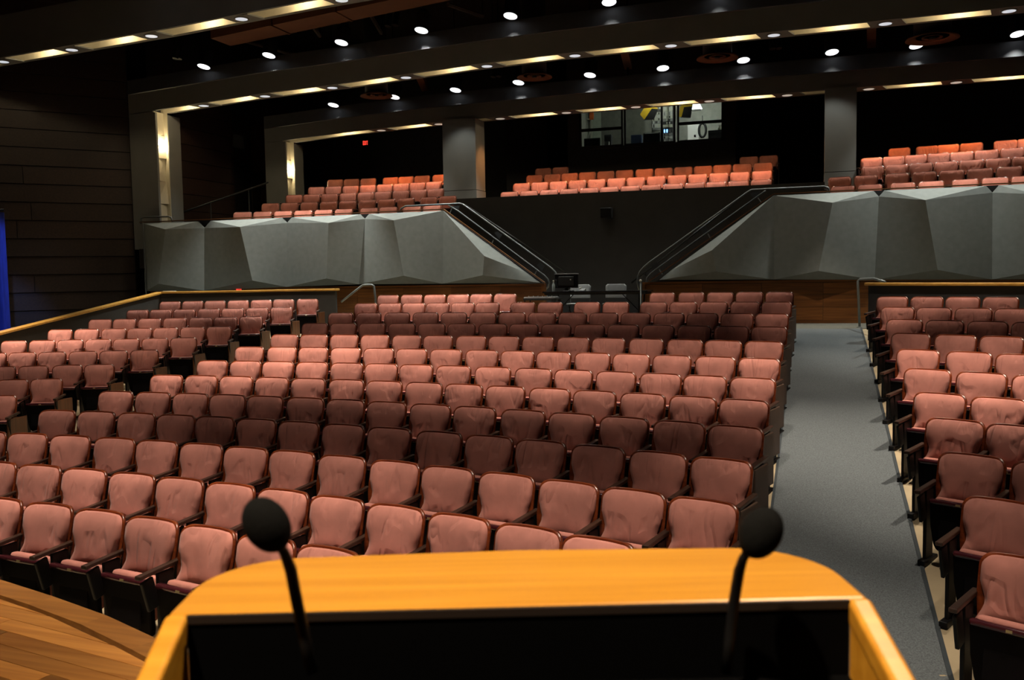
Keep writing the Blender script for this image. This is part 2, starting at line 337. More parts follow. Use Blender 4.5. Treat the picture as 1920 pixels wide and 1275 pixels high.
SEATS = {
 'C': [
  (1.333, [(-8.39, 17.03, 1.6), (-7.86, 17.04, 0.6), (-7.34, 17.04, -0.3), (-6.83, 17.04, -1.2), (-6.33, 17.02, -2.1), (-5.81, 17, -3), (-2.65, 16.67, -8.7), (-2.11, 16.59, -9.7), (-1.59, 16.49, -10.7), (-1.08, 16.39, -11.6), (-0.57, 16.28, -12.5)]),
  (1.194, [(-8.4, 16.06, 1.7), (-7.88, 16.07, 0.7), (-7.37, 16.07, -0.3), (-6.86, 16.06, -1.2), (-6.34, 16.05, -2.2), (-5.83, 16.02, -3.1), (-5.12, 15.98, -4.4), (-4.58, 15.93, -5.4), (-3.87, 15.86, -6.7), (-3.33, 15.79, -7.7), (-2.64, 15.68, -9), (-2.12, 15.6, -10), (-1.6, 15.5, -11), (-1.08, 15.4, -12), (-0.58, 15.29, -12.9)]),
  (1.05, [(-8.4, 15.05, 1.7), (-7.82, 15.06, 0.6), (-7.24, 15.06, -0.5), (-6.67, 15.05, -1.6), (-6.11, 15.03, -2.7), (-5.55, 15, -3.7), (-4.99, 14.96, -4.8), (-4.43, 14.9, -5.9), (-3.87, 14.84, -7), (-3.32, 14.77, -8), (-2.77, 14.69, -9.1), (-2.21, 14.59, -10.2), (-1.67, 14.49, -11.2), (-1.13, 14.38, -12.3), (-0.61, 14.26, -13.3)]),
  (0.911, [(-8.36, 14.05, 1.7), (-7.8, 14.06, 0.6), (-7.24, 14.06, -0.5), (-6.67, 14.05, -1.6), (-6.11, 14.03, -2.8), (-5.56, 14, -3.8), (-4.99, 13.96, -5), (-4.44, 13.9, -6.1), (-3.88, 13.84, -7.2), (-3.32, 13.76, -8.3), (-2.77, 13.68, -9.4), (-2.22, 13.58, -10.5), (-1.67, 13.47, -11.6), (-1.13, 13.36, -12.7), (-0.6, 13.23, -13.8)]),
  (0.779, [(-8.35, 13.06, 1.7), (-7.8, 13.07, 0.6), (-7.24, 13.07, -0.5), (-6.68, 13.06, -1.7), (-6.11, 13.04, -2.9), (-5.56, 13.01, -4), (-4.99, 12.96, -5.1), (-4.44, 12.91, -6.3), (-3.88, 12.84, -7.4), (-3.32, 12.76, -8.6), (-2.78, 12.67, -9.7), (-2.22, 12.57, -10.9), (-1.67, 12.46, -12), (-1.15, 12.34, -13.1), (-0.62, 12.22, -14.2)]),
  (0.652, [(-8.36, 12.08, 1.8), (-7.78, 12.09, 0.6), (-7.23, 12.09, -0.6), (-6.67, 12.08, -1.8), (-6.11, 12.06, -3), (-5.56, 12.02, -4.1), (-5, 11.98, -5.3), (-4.43, 11.92, -6.5), (-3.88, 11.85, -7.7), (-3.34, 11.77, -8.9), (-2.78, 11.68, -10.1), (-2.24, 11.57, -11.3), (-1.7, 11.46, -12.4), (-1.15, 11.34, -13.6), (-0.62, 11.2, -14.8)]),
  (0.529, [(-8.32, 11.1, 1.8), (-7.76, 11.11, 0.6), (-7.22, 11.11, -0.6), (-6.66, 11.09, -1.9), (-6.1, 11.07, -3.1), (-5.56, 11.04, -4.3), (-5.02, 10.99, -5.5), (-4.46, 10.93, -6.7), (-3.89, 10.86, -8), (-3.32, 10.77, -9.3), (-2.78, 10.68, -10.5), (-2.23, 10.57, -11.7), (-1.68, 10.45, -12.9), (-1.16, 10.32, -14.1), (-0.63, 10.18, -15.3)]),
  (0.422, [(-8.34, 10.13, 1.9), (-7.79, 10.15, 0.7), (-7.24, 10.15, -0.6), (-6.68, 10.13, -1.9), (-6.13, 10.11, -3.1), (-5.56, 10.07, -4.5), (-5.01, 10.02, -5.7), (-4.45, 9.96, -7), (-3.91, 9.89, -8.3), (-3.36, 9.8, -9.5), (-2.8, 9.7, -10.8), (-2.26, 9.59, -12.1), (-1.71, 9.47, -13.4), (-1.17, 9.33, -14.6), (-0.65, 9.19, -15.9)]),
  (0.32, [(-8.33, 9.17, 2), (-7.77, 9.18, 0.6), (-7.21, 9.18, -0.7), (-6.67, 9.17, -2), (-6.13, 9.14, -3.3), (-5.57, 9.11, -4.6), (-5.02, 9.06, -5.9), (-4.47, 8.99, -7.2), (-3.91, 8.91, -8.6), (-3.37, 8.83, -9.9), (-2.8, 8.72, -11.3), (-2.26, 8.61, -12.6), (-1.71, 8.48, -13.9), (-1.17, 8.34, -15.2), (-0.65, 8.19, -16.5)]),
  (0.221, [(-8.31, 8.21, 2), (-7.76, 8.23, 0.6), (-7.2, 8.23, -0.7), (-6.65, 8.21, -2.1), (-6.13, 8.19, -3.4), (-5.58, 8.15, -4.8), (-5.03, 8.09, -6.1), (-4.48, 8.03, -7.5), (-3.93, 7.95, -8.9), (-3.36, 7.85, -10.3), (-2.82, 7.75, -11.7), (-2.29, 7.63, -13), (-1.74, 7.5, -14.4), (-1.2, 7.35, -15.8), (-0.68, 7.2, -17.1)]),
  (0.13, [(-8.32, 7.27, 2.1), (-7.77, 7.28, 0.7), (-7.21, 7.28, -0.7), (-6.64, 7.27, -2.2), (-6.1, 7.24, -3.6), (-5.55, 7.2, -5.1), (-5.01, 7.14, -6.4), (-4.48, 7.08, -7.8), (-3.92, 6.99, -9.3), (-3.36, 6.89, -10.8), (-2.83, 6.78, -12.2), (-2.28, 6.66, -13.6), (-1.74, 6.52, -15.1), (-1.22, 6.38, -16.4), (-0.71, 6.22, -17.8)]),
  (0.052, [(-7.15, 6.32, -0.9), (-6.61, 6.3, -2.4), (-6.07, 6.27, -3.9), (-5.52, 6.23, -5.4), (-4.98, 6.17, -6.8), (-4.44, 6.1, -8.3), (-3.9, 6.02, -9.8), (-3.37, 5.92, -11.2), (-2.83, 5.8, -12.7), (-2.29, 5.67, -14.2), (-1.75, 5.53, -15.7), (-1.25, 5.38, -17.1), (-0.73, 5.22, -18.6), (-0.22, 5.03, -20.1), (0.29, 4.84, -21.5)]),
  (0.001, [(-6.08, 5.39, -4), (-5.54, 5.35, -5.5), (-5, 5.29, -7.1), (-4.46, 5.21, -8.6), (-3.92, 5.12, -10.1), (-3.39, 5.02, -11.6), (-2.87, 4.91, -13.2), (-2.34, 4.78, -14.7), (-1.82, 4.63, -16.2), (-1.3, 4.47, -17.8), (-0.79, 4.3, -19.3), (-0.28, 4.12, -20.8), (0.23, 3.92, -22.3), (0.72, 3.71, -23.9)]),
 ],
 'L': [
  (1.249, [(-10.68, 17.64, 23.2), (-11.16, 17.44, 22.1), (-11.61, 17.26, 21), (-12.08, 17.08, 20), (-12.56, 16.91, 18.9), (-13.03, 16.76, 17.9), (-13.51, 16.61, 16.8)]),
  (1.102, [(-10.72, 16.66, 23.2), (-11.19, 16.47, 22.1), (-11.66, 16.28, 21), (-12.13, 16.11, 20), (-12.61, 15.94, 18.9), (-13.08, 15.78, 17.9), (-13.55, 15.63, 16.8)]),
  (0.954, [(-10.8, 15.67, 23.1), (-11.26, 15.47, 22.1), (-11.71, 15.29, 21.1), (-12.19, 15.11, 20), (-12.67, 14.95, 18.9), (-13.15, 14.79, 17.9), (-13.62, 14.64, 16.8)]),
  (0.81, [(-10.84, 14.68, 23.1), (-11.29, 14.49, 22.1), (-11.76, 14.3, 21), (-12.22, 14.13, 20), (-12.68, 13.97, 19), (-13.17, 13.8, 17.9), (-13.66, 13.65, 16.8)]),
  (0.669, [(-10.86, 13.67, 23.2), (-11.33, 13.48, 22.1), (-11.8, 13.29, 21), (-12.27, 13.12, 20), (-12.74, 12.95, 18.9), (-13.22, 12.79, 17.9), (-13.72, 12.64, 16.8)]),
  (0.526, [(-10.89, 12.68, 23.2), (-11.36, 12.48, 22.1), (-11.84, 12.3, 21.1), (-12.32, 12.11, 20), (-12.8, 11.95, 18.9), (-13.28, 11.79, 18.9)]),
  (0.375, [(-10.94, 11.69, 23.2), (-11.4, 11.5, 22.1), (-11.89, 11.3, 21), (-12.37, 11.12, 20), (-12.84, 10.95, 20)]),
  (0.252, [(-11.02, 10.7, 23.1), (-11.48, 10.51, 22.1), (-11.95, 10.32, 22.1)]),
  (0.115, [(-10.96, 9.8, 23.2), (-11.42, 9.6, 23.2)]),
 ],
 'R': [
  (1.254, [(1.19, 15.72, -27.4), (1.67, 15.47, -28), (2.14, 15.22, -28.5), (2.61, 14.96, -29)]),
  (1.124, [(1.19, 14.71, -27.4), (1.66, 14.47, -28), (2.14, 14.21, -28.5), (2.6, 13.96, -29)]),
  (0.99, [(1.2, 13.71, -27.4), (1.68, 13.45, -28), (2.16, 13.2, -28.5), (2.63, 12.94, -28.5)]),
  (0.86, [(1.19, 12.71, -27.4), (1.68, 12.45, -28), (2.15, 12.2, -28.5), (2.62, 11.94, -28.5)]),
  (0.731, [(1.18, 11.72, -27.4), (1.69, 11.46, -28), (2.16, 11.2, -28.5), (2.63, 10.94, -28.5)]),
  (0.597, [(1.18, 10.75, -27.4), (1.67, 10.49, -28), (2.15, 10.24, -28)]),
  (0.457, [(1.19, 9.78, -27.4), (1.67, 9.53, -28), (2.15, 9.28, -28)]),
  (0.347, [(1.2, 8.81, -27.5), (1.65, 8.58, -27.9), (2.13, 8.33, -27.9)]),
  (0.219, [(1.19, 7.84, -27.4), (1.67, 7.59, -27.4)]),
  (0.098, [(1.23, 6.85, -27.4), (1.71, 6.6, -27.4)]),
  (-0.012, [(1.19, 5.87, -27.4), (1.67, 5.62, -27.4)]),
 ],
 'BL': [
  (3.479, [(-14.26, 20.5, 14.6), (-13.74, 20.63, 12.5), (-13.19, 20.74, 10.4), (-12.64, 20.83, 8.3), (-12.08, 20.9, 6.1), (-11.52, 20.95, 4), (-10.81, 20.98, 1.3), (-10.27, 20.98, -0.8), (-9.6, 20.96, -3.3), (-9.03, 20.92, -5.5)]),
  (3.772, [(-14.09, 21.55, 13.1), (-13.56, 21.66, 11), (-13.01, 21.76, 8.9), (-12.46, 21.84, 6.7), (-11.91, 21.89, 4.7), (-11.35, 21.93, 2.5), (-10.78, 21.94, 0.4), (-10.21, 21.93, -1.8), (-9.54, 21.9, -4.3), (-8.99, 21.85, -6.4)]),
  (4.076, [(-13.98, 22.58, 11.8), (-13.48, 22.68, 9.8), (-12.95, 22.76, 7.8), (-12.41, 22.83, 5.7), (-11.87, 22.87, 3.7), (-11.35, 22.89, 1.7), (-10.81, 22.9, -0.4), (-10.27, 22.89, -2.4), (-9.75, 22.86, -4.4)]),
  (4.38, [(-13.86, 23.6, 10.5), (-13.35, 23.69, 8.5), (-12.82, 23.76, 6.5), (-12.29, 23.81, 4.5), (-11.76, 23.84, 2.4), (-11.25, 23.86, 0.5), (-10.73, 23.85, -1.5), (-10.22, 23.83, -3.4)]),
  (4.684, [(-13.79, 24.6, 9.4), (-13.28, 24.68, 7.4), (-12.75, 24.74, 5.4), (-12.03, 24.79, 2.7), (-11.53, 24.8, 0.8), (-11.01, 24.8, -1.2), (-10.42, 24.78, -3.4)]),
 ],
 'BM': [
  (3.939, [(-7.79, 23.27, -1.4), (-7.24, 23.26, -1.2), (-6.68, 23.25, -1), (-6.13, 23.24, -0.7), (-5.59, 23.24, -0.5), (-5.06, 23.23, -0.3), (-4.51, 23.23, -0.1), (-3.97, 23.23, 0.2), (-3.42, 23.24, 0.4), (-2.88, 23.24, 0.6), (-2.35, 23.25, 0.8), (-1.81, 23.26, 1.1), (-1.27, 23.27, 1.3)]),
  (4.255, [(-7.75, 24.24, -1.4), (-7.22, 24.23, -1.2), (-6.69, 24.22, -1), (-6.15, 24.21, -0.8), (-5.61, 24.2, -0.5), (-5.07, 24.2, -0.3), (-4.54, 24.2, -0.1), (-4, 24.2, 0.1), (-3.45, 24.2, 0.4), (-2.92, 24.21, 0.6), (-2.38, 24.21, 0.8), (-1.85, 24.22, 1), (-1.3, 24.23, 1.2)]),
  (4.57, [(-7.66, 25.2, -1.4), (-7.13, 25.19, -1.2), (-6.62, 25.18, -1), (-6.1, 25.17, -0.8), (-5.57, 25.17, -0.5), (-5.04, 25.16, -0.3), (-4.48, 25.16, -0.1), (-3.95, 25.16, 0.1), (-3.42, 25.16, 0.3), (-2.89, 25.17, 0.6), (-2.38, 25.17, 0.8), (-1.86, 25.18, 1), (-1.33, 25.19, 1.2)]),
  (4.867, [(-7.68, 26.15, -1.4), (-7.15, 26.14, -1.2), (-1.75, 26.13, 1), (-1.23, 26.14, 1.2)]),
 ],
 'BR': [
  (3.514, [(0.56, 21.13, -7.3), (1.11, 21.06, -7.6), (1.75, 20.97, -7.9), (2.29, 20.9, -8.1), (2.92, 20.81, -8.4), (3.46, 20.73, -8.7), (3.98, 20.65, -8.9)]),
  (3.799, [(0.52, 22.03, -7.2), (1.07, 21.96, -7.5), (1.71, 21.87, -7.8), (2.25, 21.8, -8), (2.78, 21.72, -8.3), (3.32, 21.64, -8.5), (3.86, 21.56, -8.8)]),
  (4.086, [(1.26, 22.83, -7.5), (1.77, 22.76, -7.8), (2.27, 22.69, -8), (2.78, 22.62, -8.2), (3.29, 22.54, -8.5), (3.8, 22.47, -8.7), (4.3, 22.39, -9)]),
  (4.381, [(1.28, 23.72, -7.5), (1.77, 23.66, -7.7), (2.25, 23.59, -7.9), (2.73, 23.52, -8.2), (3.21, 23.46, -8.4), (3.71, 23.38, -8.6), (4.22, 23.3, -8.9)]),
  (4.675, [(1.96, 24.52, -7.7), (2.58, 24.44, -8), (3.03, 24.37, -8.2), (3.53, 24.3, -8.5), (4.24, 24.19, -8.8), (4.71, 24.12, -9)]),
 ],
}
# ------------------------------------------------------------------ floor height
ARC = (-7.5018, -14.898)
RAD = [31.942, 30.967, 29.961, 28.963, 27.974, 26.991, 26.006, 25.045, 24.082, 23.125, 22.18, 21.221, 20.341]
def interp(x, xs, ys):
    if x <= xs[0]: return ys[0]
    for i in range(len(xs) - 1):
        if x <= xs[i + 1]:
            t = (x - xs[i]) / (xs[i + 1] - xs[i]); return ys[i] + t * (ys[i + 1] - ys[i])
    return ys[-1]
CXS = [RAD[12] - 3] + RAD[::-1] + [RAD[0] + 2.0]
CZS = [-0.02] + [r[0] for r in SEATS['C']][::-1] + [1.46]
def zc(x, y): return interp(hypot(x - ARC[0], y - ARC[1]), CXS, CZS)
def side_fn(key, th):
    n = (-sin(th), cos(th)); ts = []; zs = []
    for z, r in SEATS[key]:
        p = r[0]; ts.append(p[0] * n[0] + p[1] * n[1]); zs.append(z)
    sl = (zs[0] - zs[-1]) / (ts[0] - ts[-1])
    ts = [ts[-1] - 8] + ts[::-1] + [ts[0] + 1.9]; zs = [max(-.1, zs[-1] - 8 * sl)] + zs[::-1] + [1.46]
    return lambda x, y: interp(x * n[0] + y * n[1], ts, zs)
TH_L, TH_R = 0.384, -0.479
zl = side_fn('L', TH_L); zr = side_fn('R', TH_R)
def sm(a, b, x):
    t = min(1, max(0, (x - a) / (b - a))); return t * t * (3 - 2 * t)
def floor_z(x, y):
    a = sm(-8.75, -10.25, x); b = sm(-.25, .75, x)
    z = zc(x, y)
    if a > 0: z = z * (1 - a) + zl(x, y) * a
    if b > 0: z = z * (1 - b) + zr(x, y) * b
    if y > 17.6:
        t = sm(17.6, 18.6, y); z = z * (1 - t) + 1.46 * t
    return z

# ------------------------------------------------------------------ floor, carpet
def grid(x0, x1, y0, y1, st, dz=0.0):
    nx = int(round((x1 - x0) / st)); ny = int(round((y1 - y0) / st))
    vs = [(x0 + (x1 - x0) * i / nx, y0 + (y1 - y0) * j / ny, 0) for j in range(ny + 1) for i in range(nx + 1)]
    vs = [(x, y, floor_z(x, y) + dz) for x, y, _ in vs]
    fs = [(j * (nx + 1) + i, j * (nx + 1) + i + 1, (j + 1) * (nx + 1) + i + 1, (j + 1) * (nx + 1) + i) for j in range(ny) for i in range(nx)]
    return vs, fs
vs, fs = grid(-21, 9, 0.5, 21.5, .3)
struct('floor', MB().add(vs, fs), CONC, 'tan concrete auditorium floor rising towards the back', smooth=True)
vs, fs = grid(-.36, .82, 3.0, 17.95, .147, .012)
struct('floor_carpet', MB().add(vs, fs), CARPET, 'grey carpet runner up the right aisle', smooth=True)
vs, fs = grid(-17.2, 8.9, 17.96, 19.62, .415, .010)
struct('floor_cross_aisle', MB().add(vs, fs), CARPETX, 'pale grey carpet of the cross aisle at the back', smooth=True)
EDG = mat('carpet_edge', (0.030, 0.038, 0.045), .8)
for (a, b) in ((-.375, -.350), (.805, .835)):
    n = 60; m = MB()
    v = []
    for j in range(n + 1):
        y = 3.0 + 14.95 * j / n; z = floor_z((a + b) / 2, y) + .02
        v += [(a, y, z), (b, y, z)]
    m.add(v, [(2 * j, 2 * j + 1, 2 * j + 3, 2 * j + 2) for j in range(n)])
    struct('trim_1' if a < 0 else 'trim_2', m, EDG, 'dark binding along the edge of the aisle carpet')

# ------------------------------------------------------------------ stage
ZS = 0.95
EDGE = [(-12, 4.9), (-9, 4.6), (-6.5, 4.2), (-5.2, 3.93), (-4.19, 3.68), (-3.69, 3.55), (-3.22, 3.41), (-2.78, 3.24), (-2, 2.92), (-1, 2.45), (0, 1.9), (1, 1.15), (2, .2), (2.6, -.6), (4.5, -2.5)]
m = MB()
poly = [(x, y, 0) for x, y in EDGE] + [(4.5, -6, 0), (-12, -6, 0)]
m.prism([(x, y, -.1) for x, y, _ in poly], (0, 0, ZS - .03 + .1))
stage = struct('stage', m, mat('stage_side', (.03, .022, .016), .6), 'raised wooden stage with a curved front edge')
# nosing strip along the edge
def offset(pl, d):
    out = []
    for i, p in enumerate(pl):
        a = pl[max(0, i - 1)]; b = pl[min(len(pl) - 1, i + 1)]
        tx, ty = b[0] - a[0], b[1] - a[1]; l = hypot(tx, ty); out.append((p[0] + ty / l * d * -1 * -1, p[1] - tx / l * d))
    return out
inn = offset(EDGE, .13)
for i in range(2, 11):
    a, b, c, d = EDGE[i], EDGE[i + 1], inn[i + 1], inn[i]
    MB().hexa([(p[0], p[1], ZS - .06) for p in (a, b, c, d)], [(p[0], p[1], ZS) for p in (a, b, c, d)]).build('nosing', STAGEN, stage)
ang = radians(-9.3)
ux, uy = (cos(ang), sin(ang)), (-sin(ang), cos(ang))
inn2 = offset(EDGE, .155)
def edge_y(x):
    return interp(x, [p[0] for p in inn2], [p[1] for p in inn2])
def pt(s, t): return (s * ux[0] + t * uy[0], s * ux[1] + t * uy[1])
PW = .105
rs = random.Random(4)
t = 3.2 - PW * 14
MESHP = {}
for k in range(15):
    t0 = 3.25 - PW * (k + 1); t1 = t0 + PW - .004
    # the plank runs in s until it meets the curved nosing
    def smax(tt):
        s = -6.0; last = None
        while s < 0:
            x, y = pt(s, tt)
            if y > edge_y(x): last = s; break
            s += .01
        return s if last is None else last
    s_end0, s_end1 = smax(t0), smax(t1)
    s0 = -5.2 - rs.random() * .4
    while s0 < min(s_end0, s_end1) - .05:
        L_ = 1.1 + rs.random() * 1.3
        e0 = min(s0 + L_, s_end0); e1 = min(s0 + L_, s_end1)
        A = [pt(s0, t0), pt(e0 - .003, t0), pt(e1 - .003, t1), pt(s0, t1)]
        c = pt((s0 + e0) / 2, (t0 + t1) / 2)
        o = MB().hexa([(p[0] - c[0], p[1] - c[1], -.03) for p in A], [(p[0] - c[0], p[1] - c[1], -.002) for p in A]).build('plank', STAGEW, stage, loc=(c[0], c[1], ZS))
        s0 += L_
# boards of the back of the stage, out of view: one sheet
m = MB(); m.prism([(x, y - .02, ZS - .03) for x, y in [(-4.5, -5), (3.6, -5), (1.2, .2), (-.1, 1.3), (-2.4, 1.55)]], (0, 0, .027))
m.build('stage_sheet', STAGEN, stage)

# ------------------------------------------------------------------ walls, ceiling
def wallbox(name, x0, x1, y0, y1, z0, z1, m=WALLD, label=None):
    return struct(name, MB().bx(x0, x1, y0, y1, z0, z1), m, label)
wallbox('ceiling', -24, 11, -10, 33, 10.4, 10.6, CEILM, 'black ceiling above the beams')
wallbox('wall_back', -24, 11, 31.0, 31.3, 0, 10.4, WALLD, 'dark wall at the very back of the balcony')
wallbox('wall_right', 9.0, 9.3, -10, 31, -.5, 10.4, WALLD, 'dark right-hand side wall')
wallbox('wall_outer', -24.3, -24, -10, 31, -.5, 10.4, BLACK, 'black outer wall beyond the left boards')
wallbox('wall_front', -24, 11, -10.3, -10, -.5, 10.4, BLACK, 'black stage drapery behind the lectern')
# left side wall: courses of dark boards on a splayed wall
wl = struct('wall_left', MB().hexa([(-22.6, 13.9, .5), (-17.4, 20.05, .5), (-17.5, 20.2, .5), (-22.8, 14.1, .5)], [(-22.6, 13.9, 10.4), (-17.4, 20.05, 10.4), (-17.5, 20.2, 10.4), (-22.8, 14.1, 10.4)]), BLACK, 'splayed left wall clad in wide dark wooden boards')
dx, dy = 5.2, 6.15; ln = hypot(dx, dy); nx_, ny_ = dy / ln, -dx / ln
rs = random.Random(11)
for k in range(20):
    z0 = .95 + .46 * k
    cuts = [0, .30 + .1 * rs.random(), .58 + .12 * rs.random(), 1.0]
    for a, b in zip(cuts, cuts[1:]):
        p0 = (-22.6 + dx * a, 13.9 + dy * a); p1 = (-22.6 + dx * (b - .002), 13.9 + dy * (b - .002))
        q = .05 + .012 * rs.random()
        B = [(p0[0], p0[1]), (p1[0], p1[1]), (p1[0] + nx_ * q, p1[1] + ny_ * q), (p0[0] + nx_ * q, p0[1] + ny_ * q)]
        T = [(p0[0], p0[1]), (p1[0], p1[1]), (p1[0] + nx_ * .02, p1[1] + ny_ * .02), (p0[0] + nx_ * .02, p0[1] + ny_ * .02)]
        MB().hexa([(x, y, z0) for x, y in B], [(x, y, z0 + .445) for x, y in T]).build('board', BOARDW, wl)
# balcony side wall between the portals, boards on it
wb = wallbox('wall_balcony', -16.9, -16.7, 20.2, 31, 3.0, 10.4, BLACK, 'balcony side wall of dark boards left of the portal columns')
for k in range(11):
    z0 = 3.6 + .46 * k
    for a, b in ((21.0, 23.58), (24.5, 27.4), (27.42, 30.9)):
        MB().bx(-16.7, -16.66, a, b, z0, z0 + .445).build('board', BOARDW, wb)

# ------------------------------------------------------------------ balcony slab, rows of steps, centre wall
YP = 19.6
struct('balcony_floor', MB().bx(-17, -8.35, 20.9, 31, 2.9, 3.42).bx(-8.35, -.75, 22.5, 31, 2.9, 3.42).bx(-.75, 9, 20.9, 31, 2.9, 3.42), CARPETB, 'dark carpeted balcony slab')
struct('wall_well', MB().bx(-8.45, -8.35, 20.9, 22.3, 1.0, 3.42).bx(-.75, -.65, 20.9, 22.3, 1.0, 3.42), WALLD, 'charcoal side walls of the stair well')
struct('balcony_landing', MB().bx(-17, -8.35, 19.75, 20.9, 2.9, 3.42).bx(-.75, 9, 19.75, 20.9, 2.9, 3.42), CARPETB, 'balcony landings at the head of the stairs')
for key, nm in (('BL', 'left'), ('BM', 'centre'), ('BR', 'right')):
    for i, (zf, r) in enumerate(SEATS[key]):
        xs = [p[0] for p in r]; ys = [p[1] for p in r]
        a = radians(sum(p[2] for p in r) / len(r))
        cx, cy = (min(xs) + max(xs)) / 2, interp((min(xs) + max(xs)) / 2, xs, ys)
        wd = max(xs) - min(xs) + 1.0
        if key == 'BM': wd = 8.3; cx = -4.5
        if key == 'BR': wd = 8; cx += 2.0; cy -= 2.0 * sin(-a)
        if i == 0 and key != 'BM': continue
        M_ = MB()
        for p, q in zip(r, r[1:]): pass
        M_.box((cx, cy + .1, (3.42 + zf) / 2 - .004), (wd, .98, zf - 3.42 - .004), a)
        struct('balcony_step', M_, CARPETB, 'dark carpeted %s step of the %s balcony seating' % (ORD[i + 1], nm))
# centre wall under the middle balcony section
struct('wall_centre', MB().bx(-9.0, .2, 22.3, 22.5, 1.0, 4.585), WALLD, 'charcoal wall facing the centre stair well')
struct('wall_stair_left', MB().bx(-16.7, -8.3, 20.88, 21.0, 1.0, 3.4), WALLD, 'charcoal wall behind the left stair')
struct('wall_stair_right', MB().bx(-.8, 9, 20.88, 21.0, 1.0, 3.4), WALLD, 'charcoal wall behind the right stair')
# booth and rooms at the back
XB0, XB1, YB = -7.24, -2.2, 27.3
wz0, wz1 = 6.4, 7.72
m = MB()
m.bx(XB0, XB1, YB, YB + .15, 4.0, wz0).bx(XB0, XB1, YB, YB + .15, wz1, 10.4)
m.bx(XB0, -6.86, YB, YB + .15, wz0, wz1).bx(-2.56, XB1, YB, YB + .15, wz0, wz1)
m.bx(XB0, XB0 + .15, YB + .15, 31, 4, 10.4).bx(XB1 - .15, XB1, YB + .15, 31, 4, 10.4)
struct('wall_booth', m, mat('booth_front', (.034, .031, .031), .8), 'dark front wall of the control booth')
BOOTHW = mat('booth_wall', (.24, .245, .215), .8)
for nm, q in (('wall_booth_rear', (XB0 + .15, XB1 - .15, 30.2, 30.3, 5.6, 8.55)), ('wall_booth_left', (XB0 + .15, XB0 + .2, YB + .2, 30.2, 5.6, 8.55)), ('wall_booth_right', (XB1 - .2, XB1 - .15, YB + .2, 30.2, 5.6, 8.55)),
              ('booth_floor', (XB0 + .15, XB1 - .15, YB + .2, 30.3, 5.5, 5.6)), ('booth_ceiling', (XB0 + .15, XB1 - .15, YB + .2, 30.3, 8.55, 8.65))):
    wallbox(nm, *q, BOOTHW, 'pale inside surface of the lit control booth')
# wall returns flanking the booth (doorways at the back)
struct('wall_back_left', MB().bx(-16.6, -9.2, 28.2, 28.4, 3.4, 10.4), mat('back_wall_dark', (.016, .016, .020), .85), 'almost black rear wall of the left balcony')
struct('wall_back_right', MB().bx(.9, 9, 28.2, 28.4, 3.4, 10.4), MATS['back_wall_dark'], 'almost black rear wall of the right balcony')
# angled dark panels behind the centre-left gap
struct('wall_vestibule_left', MB().prism([(-9.2, 27.2, 3.4), (-8.1, 28.0, 3.4), (-8.1, 28.1, 3.4), (-9.2, 27.3, 3.4)], (0, 0, 4.5)), WALLD, 'angled charcoal vestibule wall left of the booth')

# ------------------------------------------------------------------ wood wainscot below the faceted panels
ZW0, ZW1 = 1.46, 2.36
for nm, xa, xb in (('left', -16.6, -5.85), ('right', -3.5, 8.9)):
    w = thing('wainscot', 'low brown wooden wainscot under the %s faceted wall' % nm, 'wall panelling', (0, 0, 0), kind=None)
    MB().bx(xa, xb, YP + .06, YP + .20, 1.2, ZW1 - .02).build('backing', BLACK, w)
    x = xa; k = 0
    while x < xb - .05:
        e = min(x + 1.22, xb)
        for z0, z1 in ((ZW0 + .07, ZW0 + .34), (ZW0 + .345, ZW0 + .60), (ZW0 + .605, ZW1 - .06)):
            MB().bx(x + .003, e - .003, YP + .03, YP + .065, z0, z1).build('panel', PANELW, w, loc=(0, 0, 0))
        x = e
    MB().bx(xa, xb, YP + .015, YP + .2, ZW1 - .05, ZW1).build('cap_rail', PANELW, w)
    MB().bx(xa, xb, YP + .02, YP + .07, ZW0 - .1, ZW0 + .065).build('plinth', PANELW, w)
    xe = xb if nm == 'left' else xa
    MB().bx(min(xe, xe + (.06 if nm == 'left' else -.06)), max(xe, xe + (.06 if nm == 'left' else -.06)), YP + .01, YP + .2, ZW0 - .05, ZW1).build('end_post', PANELW, w)

# ------------------------------------------------------------------ faceted wall panels
def facets(name, label, cols, sl=None, endpt=None):
    root = thing(name, label, 'acoustic panel', (0, YP, 2.3))
    off = Vector((0, YP, 2.3))
    def tri(nm, pts, mat_=FACET, dy=0.0):
        P = [Vector(p) - off + Vector((0, dy, 0)) for p in pts]; n = len(P); D = Vector((0, .05, 0)); back = Vector((0, .03, 0))
        mb = MB()
        if n == 4:                      # slightly warped board: a fine bilinear patch on a flat back
            k = 8; vs = []
            for j in range(k + 1):
                for i in range(k + 1):
                    u, w = i / k, j / k
                    vs.append((P[0].lerp(P[1], u)).lerp(P[3].lerp(P[2], u), w))
            fs = [(j * (k + 1) + i, j * (k + 1) + i + 1, (j + 1) * (k + 1) + i + 1, (j + 1) * (k + 1) + i) for j in range(k) for i in range(k)]
            mb.add(vs, fs)
            m0 = mb.build('facet', mat_, root, True)
            sd = MB().add(P + [p + D for p in P], [(i, i + 4, (i + 1) % 4 + 4, (i + 1) % 4) for i in range(4)])
            me = m0.data; bm = bmesh.new(); bm.from_mesh(me)
            nv = [bm.verts.new(v) for v in sd.v]
            for f in sd.f: bm.faces.new([nv[q] for q in f])
            bm.to_mesh(me); bm.free()
            return m0
        mb.add(P + [p + D for p in P], [(0, 1, 2), (5, 4, 3)] + [(i, i + n, (i + 1) % n + n, (i + 1) % n) for i in range(n)])
        return mb.build('facet' if mat_ is FACET else 'notch', mat_, root)
    return root, tri
YR, YV = YP - .36, YP - .02
def V(px, py, d=0.0): return at(px, py, Y=YV + d)
def R_(px, py): return at(px, py, Y=YR)
